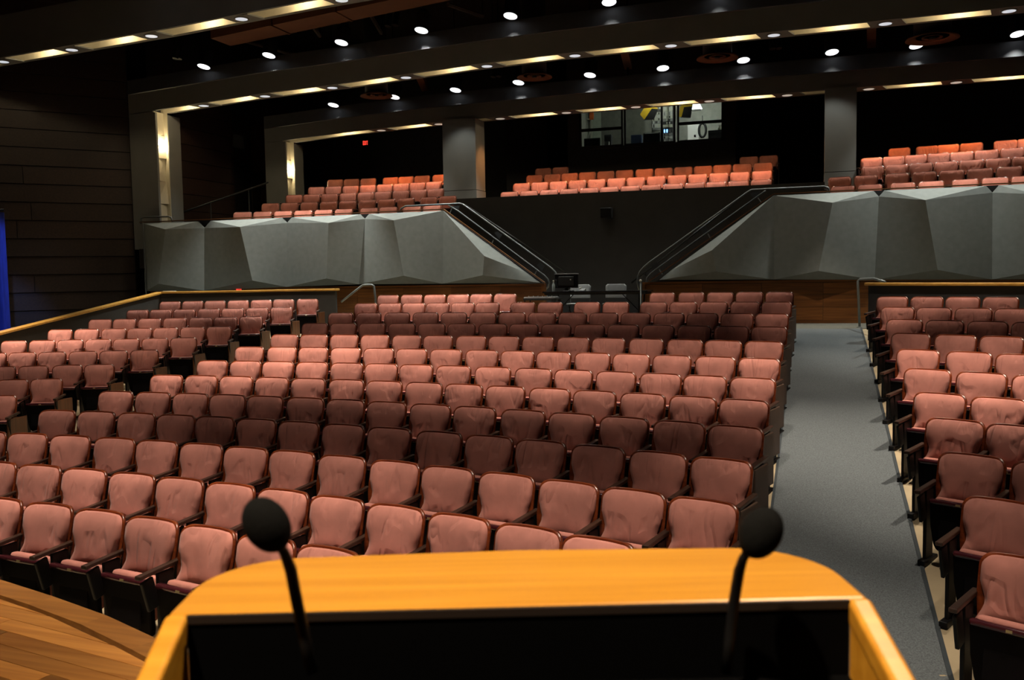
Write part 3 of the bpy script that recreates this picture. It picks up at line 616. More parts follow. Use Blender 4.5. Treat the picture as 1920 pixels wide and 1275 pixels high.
# left wall: ridges (apex, foot), valleys (x, top y, bottom x, bottom y)
root, tri = facets('faceted_wall', 'grey faceted acoustic wall left of the stair well', None)
val = [(268, 419, 272, 546), (383, 414.5, 383, 545), (538, 408, 538, 538), (684, 401.5, 673, 533), (831, 395, 830, 532)]
rid = [((310, 430), (297, 532)), ((450, 425.5), (473, 526)), ((616, 418), (612, 522)), ((738, 413), (757, 517))]
def build_facets(tri, val, rid, notch):
    for i, (a, f) in enumerate(rid):
        v0, v1 = val[i], val[i + 1]
        A, F = R_(*a), R_(*f)
        n0, n1 = notch[i], notch[i + 1]
        t0r = V(v0[0] + n0, v0[1] - n0 * .043); t1l = V(v1[0] - n1, v1[1] + n1 * .043)
        b0, b1 = V(v0[2], v0[3]), V(v1[2], v1[3])
        d0 = V(v0[0], v0[1] + n0 * 1.1); d1 = V(v1[0], v1[1] + n1 * 1.1)
        tri('t', (t0r, A, t1l)); tri('b', (b0, b1, F))
        tri('l', (d0, b0, F, A)); tri('r', (A, F, b1, d1))
        if n0: tri('n', (t0r, d0, A))
        if n1: tri('n', (t1l, A, d1))
build_facets(tri, val, rid, [0, 12, 9, 8, 0])
A, F = R_(908, 480), R_(905, 516)
vt, vb, s0, s1, e = V(831, 395), V(830, 532), V(843, 405), V(987, 511), V(1012, 530)
tri('x', (vt, A, F, vb)); tri('x', (vt, s0, A)); tri('x', (s0, s1, A)); tri('x', (A, s1, e, F)); tri('x', (vb, F, e))
MB().prism([V(268, 419, .1) - Vector((0, 0, 0)), V(831, 395, .1), V(1018, 530, .1), V(272, 546, .1)], (0, .06, 0)).build('backing', BLACK, root).location = -Vector((0, YP, 2.3))
root2, tri2 = facets('faceted_wall', 'grey faceted acoustic wall right of the stair well', None)
val = [(1451, 366.5, 1451, 524), (1648, 357.5, 1640, 524.5), (1861, 348, 1860, 524), (2070, 338, 2085, 523), (2300, 328, 2320, 522)]
rid = [((1561, 380), (1535, 508)), ((1735, 375), (1758, 506)), ((1945, 364), (1975, 504)), ((2180, 352), (2205, 503))]
build_facets(tri2, val, rid, [0, 10, 12, 10, 0])
A, F = R_(1335, 469), R_(1343, 509)
vt, vb, s0, s1, e = V(1451, 366.5), V(1451, 524), V(1432, 380), V(1258, 507), V(1236, 525)
tri2('x', (vt, vb, F, A)); tri2('x', (vt, A, s0)); tri2('x', (s0, A, s1)); tri2('x', (A, F, e, s1)); tri2('x', (vb, e, F))
MB().prism([V(1451, 366, .1), V(2300, 328, .1), V(2320, 522, .1), V(1228, 529, .1)], (0, .06, 0)).build('backing', BLACK, root2).location = -Vector((0, YP, 2.3))
TRIMW = wood('trim_wood', (0.09, 0.032, 0.008), (0.16, 0.06, 0.015), 0.5, 'X', 2.0, 0.1, 0.1)
# oak trims: parapet cap and the sloping stair edge
for nm, pts in (('left', [(262, 417.5), (831, 393), (1021, 531)]), ('right', [(1217, 528), (1451, 364.5), (2300, 326)])):
    P3 = [at(px, py, Y=YP) for px, py in pts]
    t = thing('parapet_cap', 'thin oak capping along the top of the %s faceted wall' % nm, 'capping', tuple(P3[1]))
    for a, b in zip(P3, P3[1:]):
        d = (b - a).normalized(); n = Vector((-d.z, 0, d.x)) * .02
        if n.z < 0: n = -n
        c = P3[1]
        B = [a - c + Vector((0, y, 0)) for y in (-.025, .05)]; E_ = [b - c + Vector((0, y, 0)) for y in (-.025, .05)]
        MB().hexa([B[0], E_[0], E_[1], B[1]], [q + n for q in (B[0], E_[0], E_[1], B[1])]).build('cap', TRIMW, t)

# ------------------------------------------------------------------ stairs and rails
def stairs(nm, x_low, x_high):
    t = thing('staircase', 'black stair climbing to the %s balcony behind the sloping wall edge' % nm, 'stairs', ((x_low + x_high) / 2, 20.3, 1.46))
    n = 11
    for k in range(n):
        a = x_low + (x_high - x_low) * k / n; b = x_high
        z0 = 1.46 + (3.42 - 1.46) * k / n; z1 = 1.46 + (3.42 - 1.46) * (k + 1) / n
        e = x_low + (x_high - x_low) * (k + 1) / n
        MB().bx(min(a, e) - (x_low + x_high) / 2, max(a, e) - (x_low + x_high) / 2, -.47, .57, -.05, z1 - 1.46).build('step', CARPETB, t)
    return t
stairs('left', -5.9, -8.35); stairs('right', -3.3, -.75)
def rail_set(nm, Y, B, A, plates, posts):
    t = thing('stair_handrail', 'grey double tubular handrail of the %s stair' % nm, 'handrail', tuple(at(*A[len(A) // 2], Y=Y)))
    o = Vector(t.location)
    MB().tube([at(*p, Y=Y) - o for p in B], .021, 8).build('top_rail', RAILM, t, True)
    MB().tube([at(*p, Y=Y) - o for p in A], .019, 8).build('lower_rail', RAILM, t, True)
    for q in plates:
        P = [at(*p, Y=Y - .006) - o for p in q]
        MB().prism(P, (0, .012, 0)).build('plate', RAILD, t)
    for a, b in posts:
        MB().tube([at(*a, Y=Y) - o, at(*b, Y=Y) - o], .014, 6).build('post', RAILM, t)
    return t
rail_set('left', 20.0,
         [(751, 397), (752, 391), (760, 386.5), (800, 384.5), (862, 381.5), (868, 383), (900, 406), (1026, 497), (1035, 504), (1041, 510), (1045, 518), (1047, 530)],
         [(840, 384), (859, 395.5), (1012, 510), (1020, 516), (1027, 523), (1030, 530), (1028, 538), (1023, 543)],
         [[(927, 437), (932, 434), (941, 440), (936, 449)], [(1007, 497), (1012, 492), (1021, 499), (1016, 509)], [(847, 386), (862, 386), (858, 395), (852, 391)]],
         [((925, 450), (921, 460)), ((1006, 508), (1002, 517)), ((847, 391), (843, 402))])
rail_set('right', 20.0,
         [(1555, 361), (1553, 352), (1545, 349.5), (1409, 355.8), (1402, 360), (1216, 493), (1207, 501), (1200, 509), (1196, 519), (1195, 530), (1199, 545)],
         [(1436, 357), (1432, 360), (1230, 505), (1220, 513), (1213, 521), (1212, 528), (1215, 538)],
         [[(1312, 429), (1322, 424), (1329, 433), (1319, 440)], [(1221, 499), (1231, 490), (1237, 499), (1226, 507)], [(1406, 362), (1426, 358), (1421, 366), (1411, 370)]],
         [((1327, 438), (1333, 449)), ((1236, 505), (1242, 514)), ((1421, 371), (1428, 381))])
for nm, P in (('left', [(872, 384), (1062, 512)]), ('right', [(1395, 366), (1184, 530)])):
    Q = [at(*p, Y=22.1) for p in P]; c = (Q[0] + Q[1]) / 2
    t = thing('wall_rail', 'dark handrail fixed to the charcoal wall above the %s stair' % nm, 'handrail', tuple(c))
    MB().tube([q - c for q in Q], .024, 8).build('rail', RAILD, t, True)
    for f in (.12, .5, .88):
        p = Q[0].lerp(Q[1], f) - c
        MB().tube([p, p + Vector((0, .12, -.06)), p + Vector((0, .2, -.06))], .01, 6).build('bracket', RAILD, t)
# balcony left rails
t = thing('balcony_rail', 'sloping grey wall rail on the dark boards left of the balcony seats', 'handrail', tuple(at(420, 375, Y=21.6)))
o_ = Vector(t.location)
MB().tube([at(342, 398, Y=21.0) - o_, at(420, 371, Y=21.9) - o_, at(503, 342, Y=22.9) - o_], .025, 8).build('rail', RAILD, t, True)
for a, b, y in (((342, 398), (342, 414), 21.0), ((395, 380), (396, 412), 21.6), ((466, 355), (466, 393), 22.5)):
    p_ = at(*a, Y=y)
    MB().tube([p_ - o_, Vector((p_.x, p_.y, 3.42)) - o_], .018, 6).build('post', RAILD, t)
t = thing('guard_rail', 'short bent grey guard rail at the left end of the faceted wall', 'handrail', tuple(at(295, 410, Y=19.75)))
o_ = Vector(t.location)
MB().tube([at(*p, Y=19.75) - o_ for p in ((264, 420), (265, 409), (272, 407), (316, 406), (321, 408), (323, 416))], .022, 8).build('rail', RAILM, t, True)
MB().tube([at(268, 418, Y=19.5) - o_, Vector((at(268, 418, Y=19.5).x, 19.5, 1.47)) - o_], .018, 6).build('post', RAILM, t)
# ------------------------------------------------------------------ portal frames (beam + columns) with coves and downlights
def lin(tab):
    xs = [p[0] for p in tab]; zs = [p[1] for p in tab]
    return lambda x: interp(x, xs, zs)
def portal(label, Y, tab, fh, x0, x1, lights, lens, cove_on, bulk, col_x=None, col_z0=None, mids=(), power=P_BEAM, color=C_CAN, cone=75, cove_d=.42, cove_p=P_COVE, aim=(0, -.25, -4), dark=(), drop=.48):
    zb = lin(tab)
    t = thing('portal_frame', label, 'beam', ((x0 + x1) / 2, Y, 0)); ox, oy = (x0 + x1) / 2, Y
    xs = sorted(set([x0, x1] + [p[0] for p in tab if x0 < p[0] < x1]))
    def rib(nm, y0, y1, lo, hi, m, a=x0, b=x1):
        q = sorted(set([a, b] + [x for x in xs if a < x < b]))
        return MB().ribbon([(x - ox, zb(x) + lo, zb(x) + hi) for x in q], y0, y1).build(nm, m, t)
    d = cove_d
    rib('fascia', 0, .07, 0, fh, GREYP)
    rib('rear_fascia', .07 + d, .17 + d, .0, fh, GREYP)
    rib('lining', .05 + d, .075 + d, .004, .34, COVEP)          # cream lining of the cove, facing the stage
    rib('cove_top', .07, .07 + d, .34, .40, COVEP)
    if bulk:
        q = (Y - drop) / Y          # dropped bulkhead just in front of the beam, behind the row of cans
        MB().ribbon([(x * q - ox, CAM_H + (zb(x) + fh - CAM_H) * q, CAM_H + (zb(x) + fh - CAM_H) * q + bulk) for x in xs], -drop, -drop + .08).build('bulkhead', BLACKP, t)
    # soffit plates with recessed downlights
    lx = []
    for px, py in lights:
        p = at(px, py, Y=Y + .07 + d * .5); lx.append(p.x)
    for k, x in enumerate(lx):
        z = zb(x)
        pw = .36
        A = [(x - ox - pw, .07, z), (x - ox + pw * .8, .07, z), (x - ox + pw * 1.15, .07 + d, z), (x - ox - pw * .75, .07 + d, z)]
        pl = MB().hexa(A, [(a[0], a[1], a[2] + .03) for a in A]).build('soffit_plate', GREYP, t)
        MB().lathe([(.125, 0), (.155, 0), (.155, .012), (.125, .012)], (x - ox, .07 + d / 2, z - .012), 20).build('trim_ring', GREYP, pl)
        MB().lathe([(.0, 0), (.125, 0), (.125, .006), (.0, .006)], (x - ox, .07 + d / 2, z - .014), 20).build('lens', lens, pl)
        spot('downlight', (x, Y + .07 + d / 2, z - .03), power, color, cone, .75, radius=.1, target=(x + aim[0], Y + aim[1] + .07 + d / 2, z + aim[2]))
    ends = [x0 + .3] + lx + [lx[-1] + (lx[-1] - lx[-2])]
    for kb, (a, b) in enumerate(zip(lx, lx[1:] + [lx[-1] + 1.85])) if cove_on else []:
        if kb in dark: continue
        x = a + (b - a) * .62
        if x > x1 - .3: continue
        z = zb(x)
        MB().lathe([(.001, -.02), (.02, -.01), (.02, .03), (.001, .04)], (x - ox, .12, z + .16), 8).build('cove_bulb', BULB, t)
        point('cove_lamp', (x, Y + .16, z + .13), cove_p, C_COVE, .03)
    if cove_on:
        a = lx[0] - (lx[1] - lx[0]) if col_x is None else col_x[1]
        if lx[0] - a > .6:
            x = a + (lx[0] - a) * .62; z = zb(x)
            MB().lathe([(.001, -.02), (.02, -.01), (.02, .03), (.001, .04)], (x - ox, .12, z + .16), 8).build('cove_bulb', BULB, t)
            point('cove_lamp', (x, Y + .16, z + .13), cove_p, C_COVE, .03)
    if col_x:
        xa, xb_ = col_x; z1 = zb(xb_) + .0; z0 = col_z0
        MB().bx(xa - ox, xb_ - ox, 0, .07, z0, zb(xa) - .002).build('column_face', GREYP, t)
        MB().bx(xa - ox, xb_ - ox, .07 + d, .98, z0, zb(xa) - .002).build('column_rear', GREYP, t)
        MB().bx(xa - ox, xb_ - ox - .135, .07, .07 + d, z0, z1).build('column_core', GREYP, t)
        # faceted cream lining of the niche: slanted plates
        xi = xb_ - ox - .13
        n = 6; zz = [z0 + (z1 - z0) * k / n for k in range(n + 1)]
        yy = [.09, .07 + d - .02]
        for k in range(n):
            a, b = zz[k], zz[k + 1] - .004
            s = .05 if k % 2 else -.02; s2 = .05 - s if k % 2 else .06
            MB().add([(xi + max(0, s), yy[0], a), (xi + max(0, s2), yy[1], a), (xi + max(0, s2) * .3, yy[1], b), (xi + .02, yy[0], b),
                      (xi - .005, yy[0], a), (xi - .005, yy[1], a), (xi - .005, yy[1], b), (xi - .005, yy[0], b)],
                     [(0, 1, 2), (0, 2, 3), (4, 7, 6, 5), (0, 4, 5, 1), (1, 5, 6, 2), (2, 6, 7, 3), (3, 7, 4, 0)]).build('niche_lining', COVEP, t)
        MB().bx(xi, xb_ - ox - .01, .07 + d - .02, .07 + d + .001, z0, z1).build('niche_side', COVEP, t)
    for xa, xb_, z0 in mids:
        MB().bx(xa - ox, xb_ - ox, -.10, .62, z0 + .18, zb((xa + xb_) / 2) + .02).build('pier', GREYP, t)
        MB().bx(xa - ox - .006, xb_ - ox + .006, -.106, .626, z0 - 1.5, z0 + .165).build('pier_base', GREYP, t)
    return t, zb
B2 = [(-17.4, 7.0), (-16.51, 7.05), (-13.4, 7.22), (-10.97, 7.29), (-7.5, 7.44), (-5.45, 7.49), (-2.72, 7.51), (.6, 7.53), (3.63, 7.55), (8.9, 7.55)]
B3 = [(-15.6, 6.62), (-14.87, 6.65), (-12.99, 6.75), (-10.2, 6.84), (-6.45, 6.89), (-3.2, 6.91), (4.5, 6.91), (8.9, 6.9)]
B1 = [(-20, 7.58), (-17.5, 7.68), (-13.1, 7.86), (-9.67, 8.06), (-6, 8.2), (-2, 8.28), (8.9, 8.3)]
portal('grey portal beam nearest the stage, cut by the top left of the photo', 16.2, B1, .92, -20, 8.9, [(-150, 128), (5, 106), (134, 80), (283, 49), (452, 14), (640, -24), (850, -60)], LENSD, True, 0, power=P_BEAM * .8, cone=62, aim=(.4, .4, -4.9))
portal('long grey portal beam with left column, second from the stage', 20.0, B2, .52, -17.35, 8.9,
       [(382, 196), (497, 179), (623, 160), (761, 141), (913, 121), (1078, 101), (1258, 82), (1451, 63), (1660, 43), (1892, 17)], LENSD, True, .34, (-17.35, -16.5), 3.42, power=P_BEAM * .35, drop=.98)
portal('grey portal beam farthest from the stage, above the balcony seats', 23.6, B3, .42, -15.57, 8.9,
       [(715, 242), (823, 231), (938, 221), (1062, 208), (1192, 197), (1330, 186), (1476, 175), (1629, 165), (1793, 153), (1960, 141)], LENSW, True, .34, (-15.57, -14.87), 3.42,
       mids=((-9.8, -8.83, 4.75), (.2, .92, 4.75)), power=56.0, color=C_BEAM3, cone=92, aim=(0, .25, -3), dark=(1, 6))
# niche lamps on the two left columns
for lab, px, py, Y, X in (('glowing bulb in the niche of the nearer left column', 301, 272, 20.28, -16.62), ('glowing bulb in the niche of the farther left column', 541, 318, 23.88, -14.99)):
    z = at(px, py, Y=Y).z
    X += .10
    t = thing('niche_lamp', lab, 'lamp', (X, Y - .12, z))
    MB().lathe([(.001, -.05), (.035, -.03), (.045, 0), (.035, .03), (.001, .05)], (0, 0, 0), 12).build('bulb', BULB, t, True)
    MB().box((-.045, 0, -.03), (.06, .04, .04)).build('holder', STDM, t)
    point('niche_light', (X - .01, Y + .02, z), P_NICHE, C_COVE, .04)

# ------------------------------------------------------------------ hanging can lights
can_body = MB().lathe([(.148, 0), (.165, 0), (.165, .36), (.10, .42), (.10, .46)], (0, 0, 0), 20).mesh('can_body', STDM, False)
can_lens = MB().lathe([(.0, 0), (.147, 0), (.147, .006), (.0, .006)], (0, 0, -.004), 20).mesh('can_lens', LENS)
can_stem = MB().lathe([(.012, 0), (.012, 1.0)], (0, 0, .44), 6).mesh('can_stem', STDM)
def can(x, y, z, label, power, color, angle, blend, target=None, group=None, lit=True):
    t = thing('can_light', label, 'light', (x, y, z), group=group)
    for nm, me in (('housing', can_body), ('lens', can_lens)):
        if nm == 'lens' and not lit: continue
        h_ = link(nm, me, t); h_.rotation_euler = (radians(-14), radians(5 * (-1 if x > -4.5 else 1)), 0)
    s = link('stem', can_stem, t); s.scale = (1, 1, max(.05, 10.4 - z - .44)); s.location = (0, 0, .44 * (1 - s.scale[2]))
    if lit: spot('can_spot', (x, y - .01, z - .06), power, color, angle, blend, radius=.08, target=target or (x, y - .2, z - 5))
    return t
rowA = [(382, 125), (504, 104), (640, 80), (790, 57), (957, 30), (1142, 4), (1345, -20), (1565, -45), (1800, -70)]
rowB = [(625, 197), (739, 182), (854, 169), (972, 155), (1106, 141), (1243, 128), (1394, 113), (1560, 98), (1718, 86), (1908, 64)]
FA = [.12, 2.5, .22, 1.9, .30, .25, .2, .25, 2.0]
FB = [.2, .32, .1, .5, .5, .42, .42, .1, .5, .5]
for k, p in enumerate(rowA):
    q = at(*p, Y=18.8)
    can(q.x, q.y, q.z, 'lit black can light over the middle beam, %s from the left' % ORD[k + 1], P_CAN * .66 * FA[k], C_CAN, 78, .5, (q.x, q.y - .1, q.z - 5), group='cans over the middle beam')
for k, p in enumerate(rowB):
    q = at(*p, Y=22.9)
    can(q.x, q.y, q.z, 'lit black can light over the farthest beam, %s from the left' % ORD[k + 1], P_CAN * .8 * FB[k], C_CAN, 78, .5, (q.x, q.y - .1, q.z - 5), group='cans over the farthest beam')
k = 0
for px, py, Y in ((329, 118, 19), (336, 118, 19.1), (925, 152, 22.5), (935, 151, 22.5), (1448, 100, 22.5), (1461, 99, 22.5), (727, 58, 19), (741, 56, 19)):
    q = at(px, py, Y=Y); k += 1
    t = can(q.x, q.y, q.z, 'unlit slim black fixture of a hanging pair, %s from the left' % ORD[[1, 2, 5, 6, 7, 8, 3, 4][k - 1]], 0, C_CAN, 30, .5, lit=False, group='unlit paired fixtures')
    for ch in t.children:
        if ch.name.startswith('housing'): ch.scale = (.42, .42, .8); ch.location.z = .1
# unseen house cans over the main floor, some of them added only as fill
HOUSE = [  # aimed at x, y; power factor; cone
    (-12.9, 16.9, .25, 36), (-10.9, 17.4, .4, 34), (-7.1, 17.0, 1.1, 32), (-4.9, 16.6, .35, 38), (-2.2, 16.6, .35, 38), (2.4, 15.3, .6, 42),
    (-14.0, 12.6, 2.0, 34), (-12.7, 13.7, .9, 32), (-10.9, 13.0, .45, 34), (-8.0, 11.5, 1.8, 40), (-6.0, 11.4, 1.0, 40), (-3.9, 11.0, .8, 40), (-2.0, 10.6, .8, 40), (0.2, 10.6, .9, 42), (1.9, 10.3, 1.3, 42),
    (-7.2, 5.7, .9, 36), (-5.0, 5.5, .9, 36), (-2.9, 5.3, 1.0, 36), (-.7, 5.2, .8, 36), (1.7, 5.0, .6, 36), (.2, 14.2, .6, 26), (.2, 7.4, .45, 24), (-9.3, 8.6, .6, 44), (-4.6, 8.2, .16, 60), (-4.4, 14.7, .16, 58), (-8.0, 14.6, .14, 44), (2.3, 16.5, .4, 30), (-11.6, 10.2, .35, 40), (.3, 18.4, .55, 22)]  # front row cans, then fills added to lift the aisle and dim rows
NUM = ORD + ['seventeenth', 'eighteenth', 'nineteenth', 'twentieth', 'twenty-first', 'twenty-second', 'twenty-third', 'twenty-fourth', 'twenty-fifth', 'twenty-sixth', 'twenty-seventh', 'twenty-eighth', 'twenty-ninth', 'thirtieth']
for k, (tx, ty, f, cone) in enumerate(HOUSE):
    can(tx + .2, min(ty - 1.1, 15.2), 9.0, 'unseen house can or added fill above the main seating, %s of its line' % NUM[k + 1], P_HOUSE * f, C_HOUSE, cone, 1.0, target=(tx, ty, floor_z(tx, ty) + .5), group='house cans above the frame')
can(-1.2, -1.0, 7.0, 'stage can light above the lectern', 420, (1.0, .80, .55), 46, .6, target=(-.6, 1.6, 1.6))
can(-4.2, .6, 7.2, 'added stage can light above the left stage boards', 260, (1.0, .78, .5), 34, .8, target=(-3.5, 3.0, .95))  # added to brighten the dark boards at the left
can(.9, 3.2, 7.4, 'stage can light in front of the lectern', 160, (1.0, .82, .6), 40, .6, target=(-.2, 1.1, 2.1))

# ------------------------------------------------------------------ ceiling diffusers, ducts, joists
for k, (px, py, w) in enumerate(((706, 181, 29), (1002, 146, 32), (1345, 110, 36), (1748, 74, 41))):
    q = at(px, py, Y=22.0); r = w * (q - Vector((0, 0, CAM_H))).length / FPX
    t = thing('ceiling_diffuser', 'round brown air diffuser on the ceiling, %s from the left' % ORD[k + 1], 'air vent', tuple(q), group='round ceiling diffusers')
    MB().lathe([(r * .62, .05), (r, 0), (r * .97, .03), (r * .62, .10)], (0, 0, 0), 32).build('outer_ring', DUCTM, t, True)
    MB().lathe([(r * .16, .03), (r * .40, -.01), (r * .38, .02), (r * .16, .06)], (0, 0, .04), 28).build('middle_ring', DUCTM, t, True)
    MB().lathe([(.001, 0), (r * .13, 0), (r * .11, .05), (.001, .05)], (0, 0, .01), 20).build('centre_cone', BLACK, t, True)
    MB().lathe([(r * .70, .05), (r * .70, 10.4 - q.z)], (0, 0, 0), 24).build('neck', BLACK, t, True)
for k, (a, b, w) in enumerate((((770, 143), (797, 171), 14), ((1163, 99), (1178, 130), 16), ((1634, 52), (1634, 90), 16))):
    A = at(*a, Y=20.75); B = at(*b, Y=24.3); zc_ = 8.1
    w_ = .20
    A.z = max(A.z, 7.95); B.z = B.z
    t = thing('ceiling_joist', 'brown ceiling joist between the two far beams, %s from the left' % ORD[k + 1], 'joist', tuple((A + B) / 2), group='brown ceiling joists')
    c = (A + B) / 2
    q = [A - c + Vector((-w_ / 2, 0, 0)), A - c + Vector((w_ / 2, 0, 0)), B - c + Vector((w_ / 2, 0, 0)), B - c + Vector((-w_ / 2, 0, 0))]
    MB().hexa(q, [p + Vector((0, 0, .22)) for p in q]).build('beam', DUCTM, t)
    MB().hexa([p + Vector((0, 0, .22)) for p in [v * .9 for v in q]], [p + Vector((0, 0, .25)) for p in [v * .9 for v in q]]).build('flange', BLACK, t)
# big brown duct and dark steel over the first bay
A, B = at(395, 72, Y=17.9), at(760, -6, Y=17.9)
t = thing('air_duct', 'brown painted air duct hanging behind the nearest beam', 'duct', tuple((A + B) / 2)); c = (A + B) / 2
u = (B - A)
for f0, f1 in ((0, .33), (.335, .66), (.665, 1.3)):
    p, q = A + u * f0 - c, A + u * f1 - c
    Q = [p, q, q + Vector((0, .75, 0)), p + Vector((0, .75, 0))]
    MB().hexa(Q, [v + Vector((0, 0, .5)) for v in Q]).build('duct_section', DUCTM, t)
    MB().hexa([v + Vector((0, -.015, -.015)) for v in (q + Vector((-.05, 0, 0)), q, q + Vector((0, .78, 0)), q + Vector((-.05, .78, 0)))], [v + Vector((0, -.015, .53)) for v in (q + Vector((-.05, 0, 0)), q, q + Vector((0, .78, 0)), q + Vector((-.05, .78, 0)))]).build('flange', DUCTM, t)
for s_ in (.1, .9):
    p = A + u * s_ - c
    MB().bx(p.x - .02, p.x + .02, p.y + .3, p.y + .34, p.z + .5, 10.4 - c.z).build('hanger', STDM, t)
RUST = mat('steel_rust', (.03, .015, .01), .8)
for k, (a, b, y0, y1) in enumerate((((560, 12), (600, 68), 18.85, 19.8), ((690, 20), (715, 62), 18.85, 19.9), ((455, 75), (560, 105), 19.2, 19.6), ((840, 8), (905, 30), 18.4, 19.5))):
    A, B = at(*a, Y=y0), at(*b, Y=y1); c = (A + B) / 2
    t = thing('steel_strut', 'dim rusty steel strut in the dark ceiling bay, %s from the left' % ORD[[2, 3, 1, 4][k]], 'strut', tuple(c), group='steel struts in the ceiling bay')
    MB().tube([A - c, B - c], .05, 6).build('bar', RUST, t)
    MB().tube([B - c, B - c + Vector((0, .02, 10.4 - B.z))], .02, 6).build('hanger', STDM, t)
# small camera on the far beam
q = at(1177, 150, Y=24.1)
t = thing('ceiling_camera', 'small dark dome camera above the booth window', 'camera', tuple(q))
MB().lathe([(.001, -.09), (.05, -.075), (.085, -.03), (.09, 0)], (0, 0, 0), 14).build('dome', GLOSSB, t, True)
MB().lathe([(.10, 0), (.10, .05), (.03, .06), (.03, 10.4 - q.z)], (0, 0, 0), 14).build('mount', STDM, t)

# ------------------------------------------------------------------ partitions with oak caps
def partition(label, pts, m=WALLP):
    """pts: (x, y, ztop) along the run"""
    c = Vector(pts[0]); t = thing('partition', label, 'low wall', (c.x, c.y, floor_z(c.x, c.y)))
    o = Vector(t.location)
    for i, (a, b) in enumerate(zip(pts, pts[1:])):
        a, b = Vector(a), Vector(b); d = Vector((b.x - a.x, b.y - a.y, 0)).normalized(); n = Vector((-d.y, d.x, 0)) * .055
        seg = MB()
        k = 6; base = []; 
        za, zb_ = min(floor_z(a.x, a.y), floor_z(a.x + n.x, a.y + n.y)) - .08, floor_z(b.x, b.y) - .08
        seg.hexa([Vector((p.x, p.y, z)) - o for p, z in ((a - n, za), (b - n, zb_), (b + n, zb_), (a + n, za))], [Vector((p.x, p.y, p.z - .05)) - o for p in (a - n, b - n, b + n, a + n)])
        seg.build('wall_panel', m, t)
        n2 = n * 1.75; e = d * (.06 if i == 0 else 0)
        cap = MB().hexa([Vector((p.x, p.y, p.z - .05)) - o for p in (a - n2 - e, b - n2, b + n2, a + n2 - e)], [Vector((p.x, p.y, p.z)) - o for p in (a - n2 - e, b - n2, b + n2, a + n2 - e)])
        cap.build('cap', CAPW, t, bevel=.012)
    return t
pL1 = at(630, 541, Y=18.25); pL2 = at(300, 547, X=-14.4); pL3 = at(0, 622, X=-14.4)
sl = (pL2.z - pL3.z) / (pL2.y - pL3.y)
partition('charcoal low wall with bright oak cap around the left seating block', [tuple(pL1), tuple(pL2), (-14.4, 8.0, pL2.z - sl * (pL2.y - 8.0))])
pR1 = at(1630, 530, Y=16.75); pR2 = at(1925, 530, Y=16.0)
dR = (pR2 - pR1)
partition('charcoal low wall with oak cap behind the right seating block', [tuple(pR1), tuple(pR2), tuple(pR2 + dR * .9)], WALLD)
q = at(318, 546.5, Y=17.45)
t = tag(MB().box((0, 0, 0), (.28, .1, .012), radians(15)).build('paper_card', WHITEP, bevel=.003, loc=(q.x, q.y, q.z + .008)), 'small white card lying on the oak cap of the left wall', 'card')
# aisle handrails
def handrail(label, pts, r=.024):
    c = Vector(pts[-1]); t = thing('handrail', label, 'handrail', tuple(c))
    MB().tube([Vector(p) - c for p in pts], r, 8).build('rail', RAILM, t, True)
    MB().lathe([(.05, 0), (.05, .012), (.03, .02)], (0, 0, 0), 12).build('foot_plate', RAILM, t)
    return t
Yh = 17.9
p0 = at(634, 571, Y=17.3); pts = [at(640, 566, Y=17.4), at(677, 537, Y=Yh), at(681, 534.5, Y=Yh), at(697, 534, Y=Yh), at(701, 536, Y=Yh), at(704, 560, Y=Yh)]
pts.append(Vector((pts[-1].x, pts[-1].y, floor_z(pts[-1].x, pts[-1].y))))
handrail('bent grey handrail at the top of the left aisle', [tuple(p) for p in pts])
pts = [at(1660, 529, Y=17.3), at(1644, 524, Y=17.6), at(1638, 522.5, Y=17.7), at(1613, 523.5, Y=18.2), at(1608.5, 527, Y=18.2), at(1612, 604, Y=18.2)]
pts[-1].z = floor_z(pts[-1].x, pts[-1].y)
handrail('bent grey handrail at the top of the right carpeted aisle', [tuple(p) for p in pts])

# ------------------------------------------------------------------ theatre seats
def sheet(outline_w, zs, yf, thick, nx=10, bulge=0.0, taper=1.0):
    """closed pad: width outline_w(z), rows at zs, front surface y = yf(z) - bulge profile"""
    m = MB(); nz = len(zs); vs = []
    for side in (0, 1):
        for z in zs:
            w = outline_w(z)
            for i in range(nx + 1):
                u = -1 + 2 * i / nx; x = u * w / 2
                e = max(0.0, 1 - u * u) ** .5 if bulge else 0
                vz = (z - zs[0]) / (zs[-1] - zs[0]); f = max(0, 1 - (2 * vz - 1) ** 4)
                curve = -.055 * (x / .2575) ** 2
                y = yf(z) + curve - (bulge * e ** .6 * f if side == 0 else -thick)
                vs.append((x, y, z))
    n1 = (nx + 1); N_ = n1 * nz; fs = []
    for j in range(nz - 1):
        for i in range(nx):
            a = j * n1 + i
            fs.append((a, a + 1, a + n1 + 1, a + n1)); fs.append((N_ + a, N_ + a + n1, N_ + a + n1 + 1, N_ + a + 1))
    for j in range(nz - 1):
        a = j * n1; fs.append((a, a + n1, N_ + a + n1, N_ + a)); b = a + nx; fs.append((b, N_ + b, N_ + b + n1, b + n1))
    for i in range(nx):
        fs.append((i, N_ + i, N_ + i + 1, i + 1)); t_ = (nz - 1) * n1 + i; fs.append((t_, t_ + 1, N_ + t_ + 1, N_ + t_))
    return m.add(vs, fs)
def back_y(z): return -(.86 - z) * .21
def shell_w(z):
    w = .515
    if z > .79: w = .515 - 2 * (.075 - sqrt(max(0, .075 ** 2 - (z - .785) ** 2)))
    if z < .60: w = .515 - (.60 - z) * .25
    return w
def cush_w(z):
    top = .846; r = .066
    w = .478
    if z > top - r: w = .478 - 2 * (r - sqrt(max(0, r * r - (z - (top - r)) ** 2)))
    elif z < .70:
        k = (.70 - z) / .24          # waist, then a flare at the bottom
        w = .478 - .070 * sin(min(1, k / .55) * pi / 2) ** 1.5 + (.10 * max(0, (k - .5) / .5) ** 1.4)
    return w
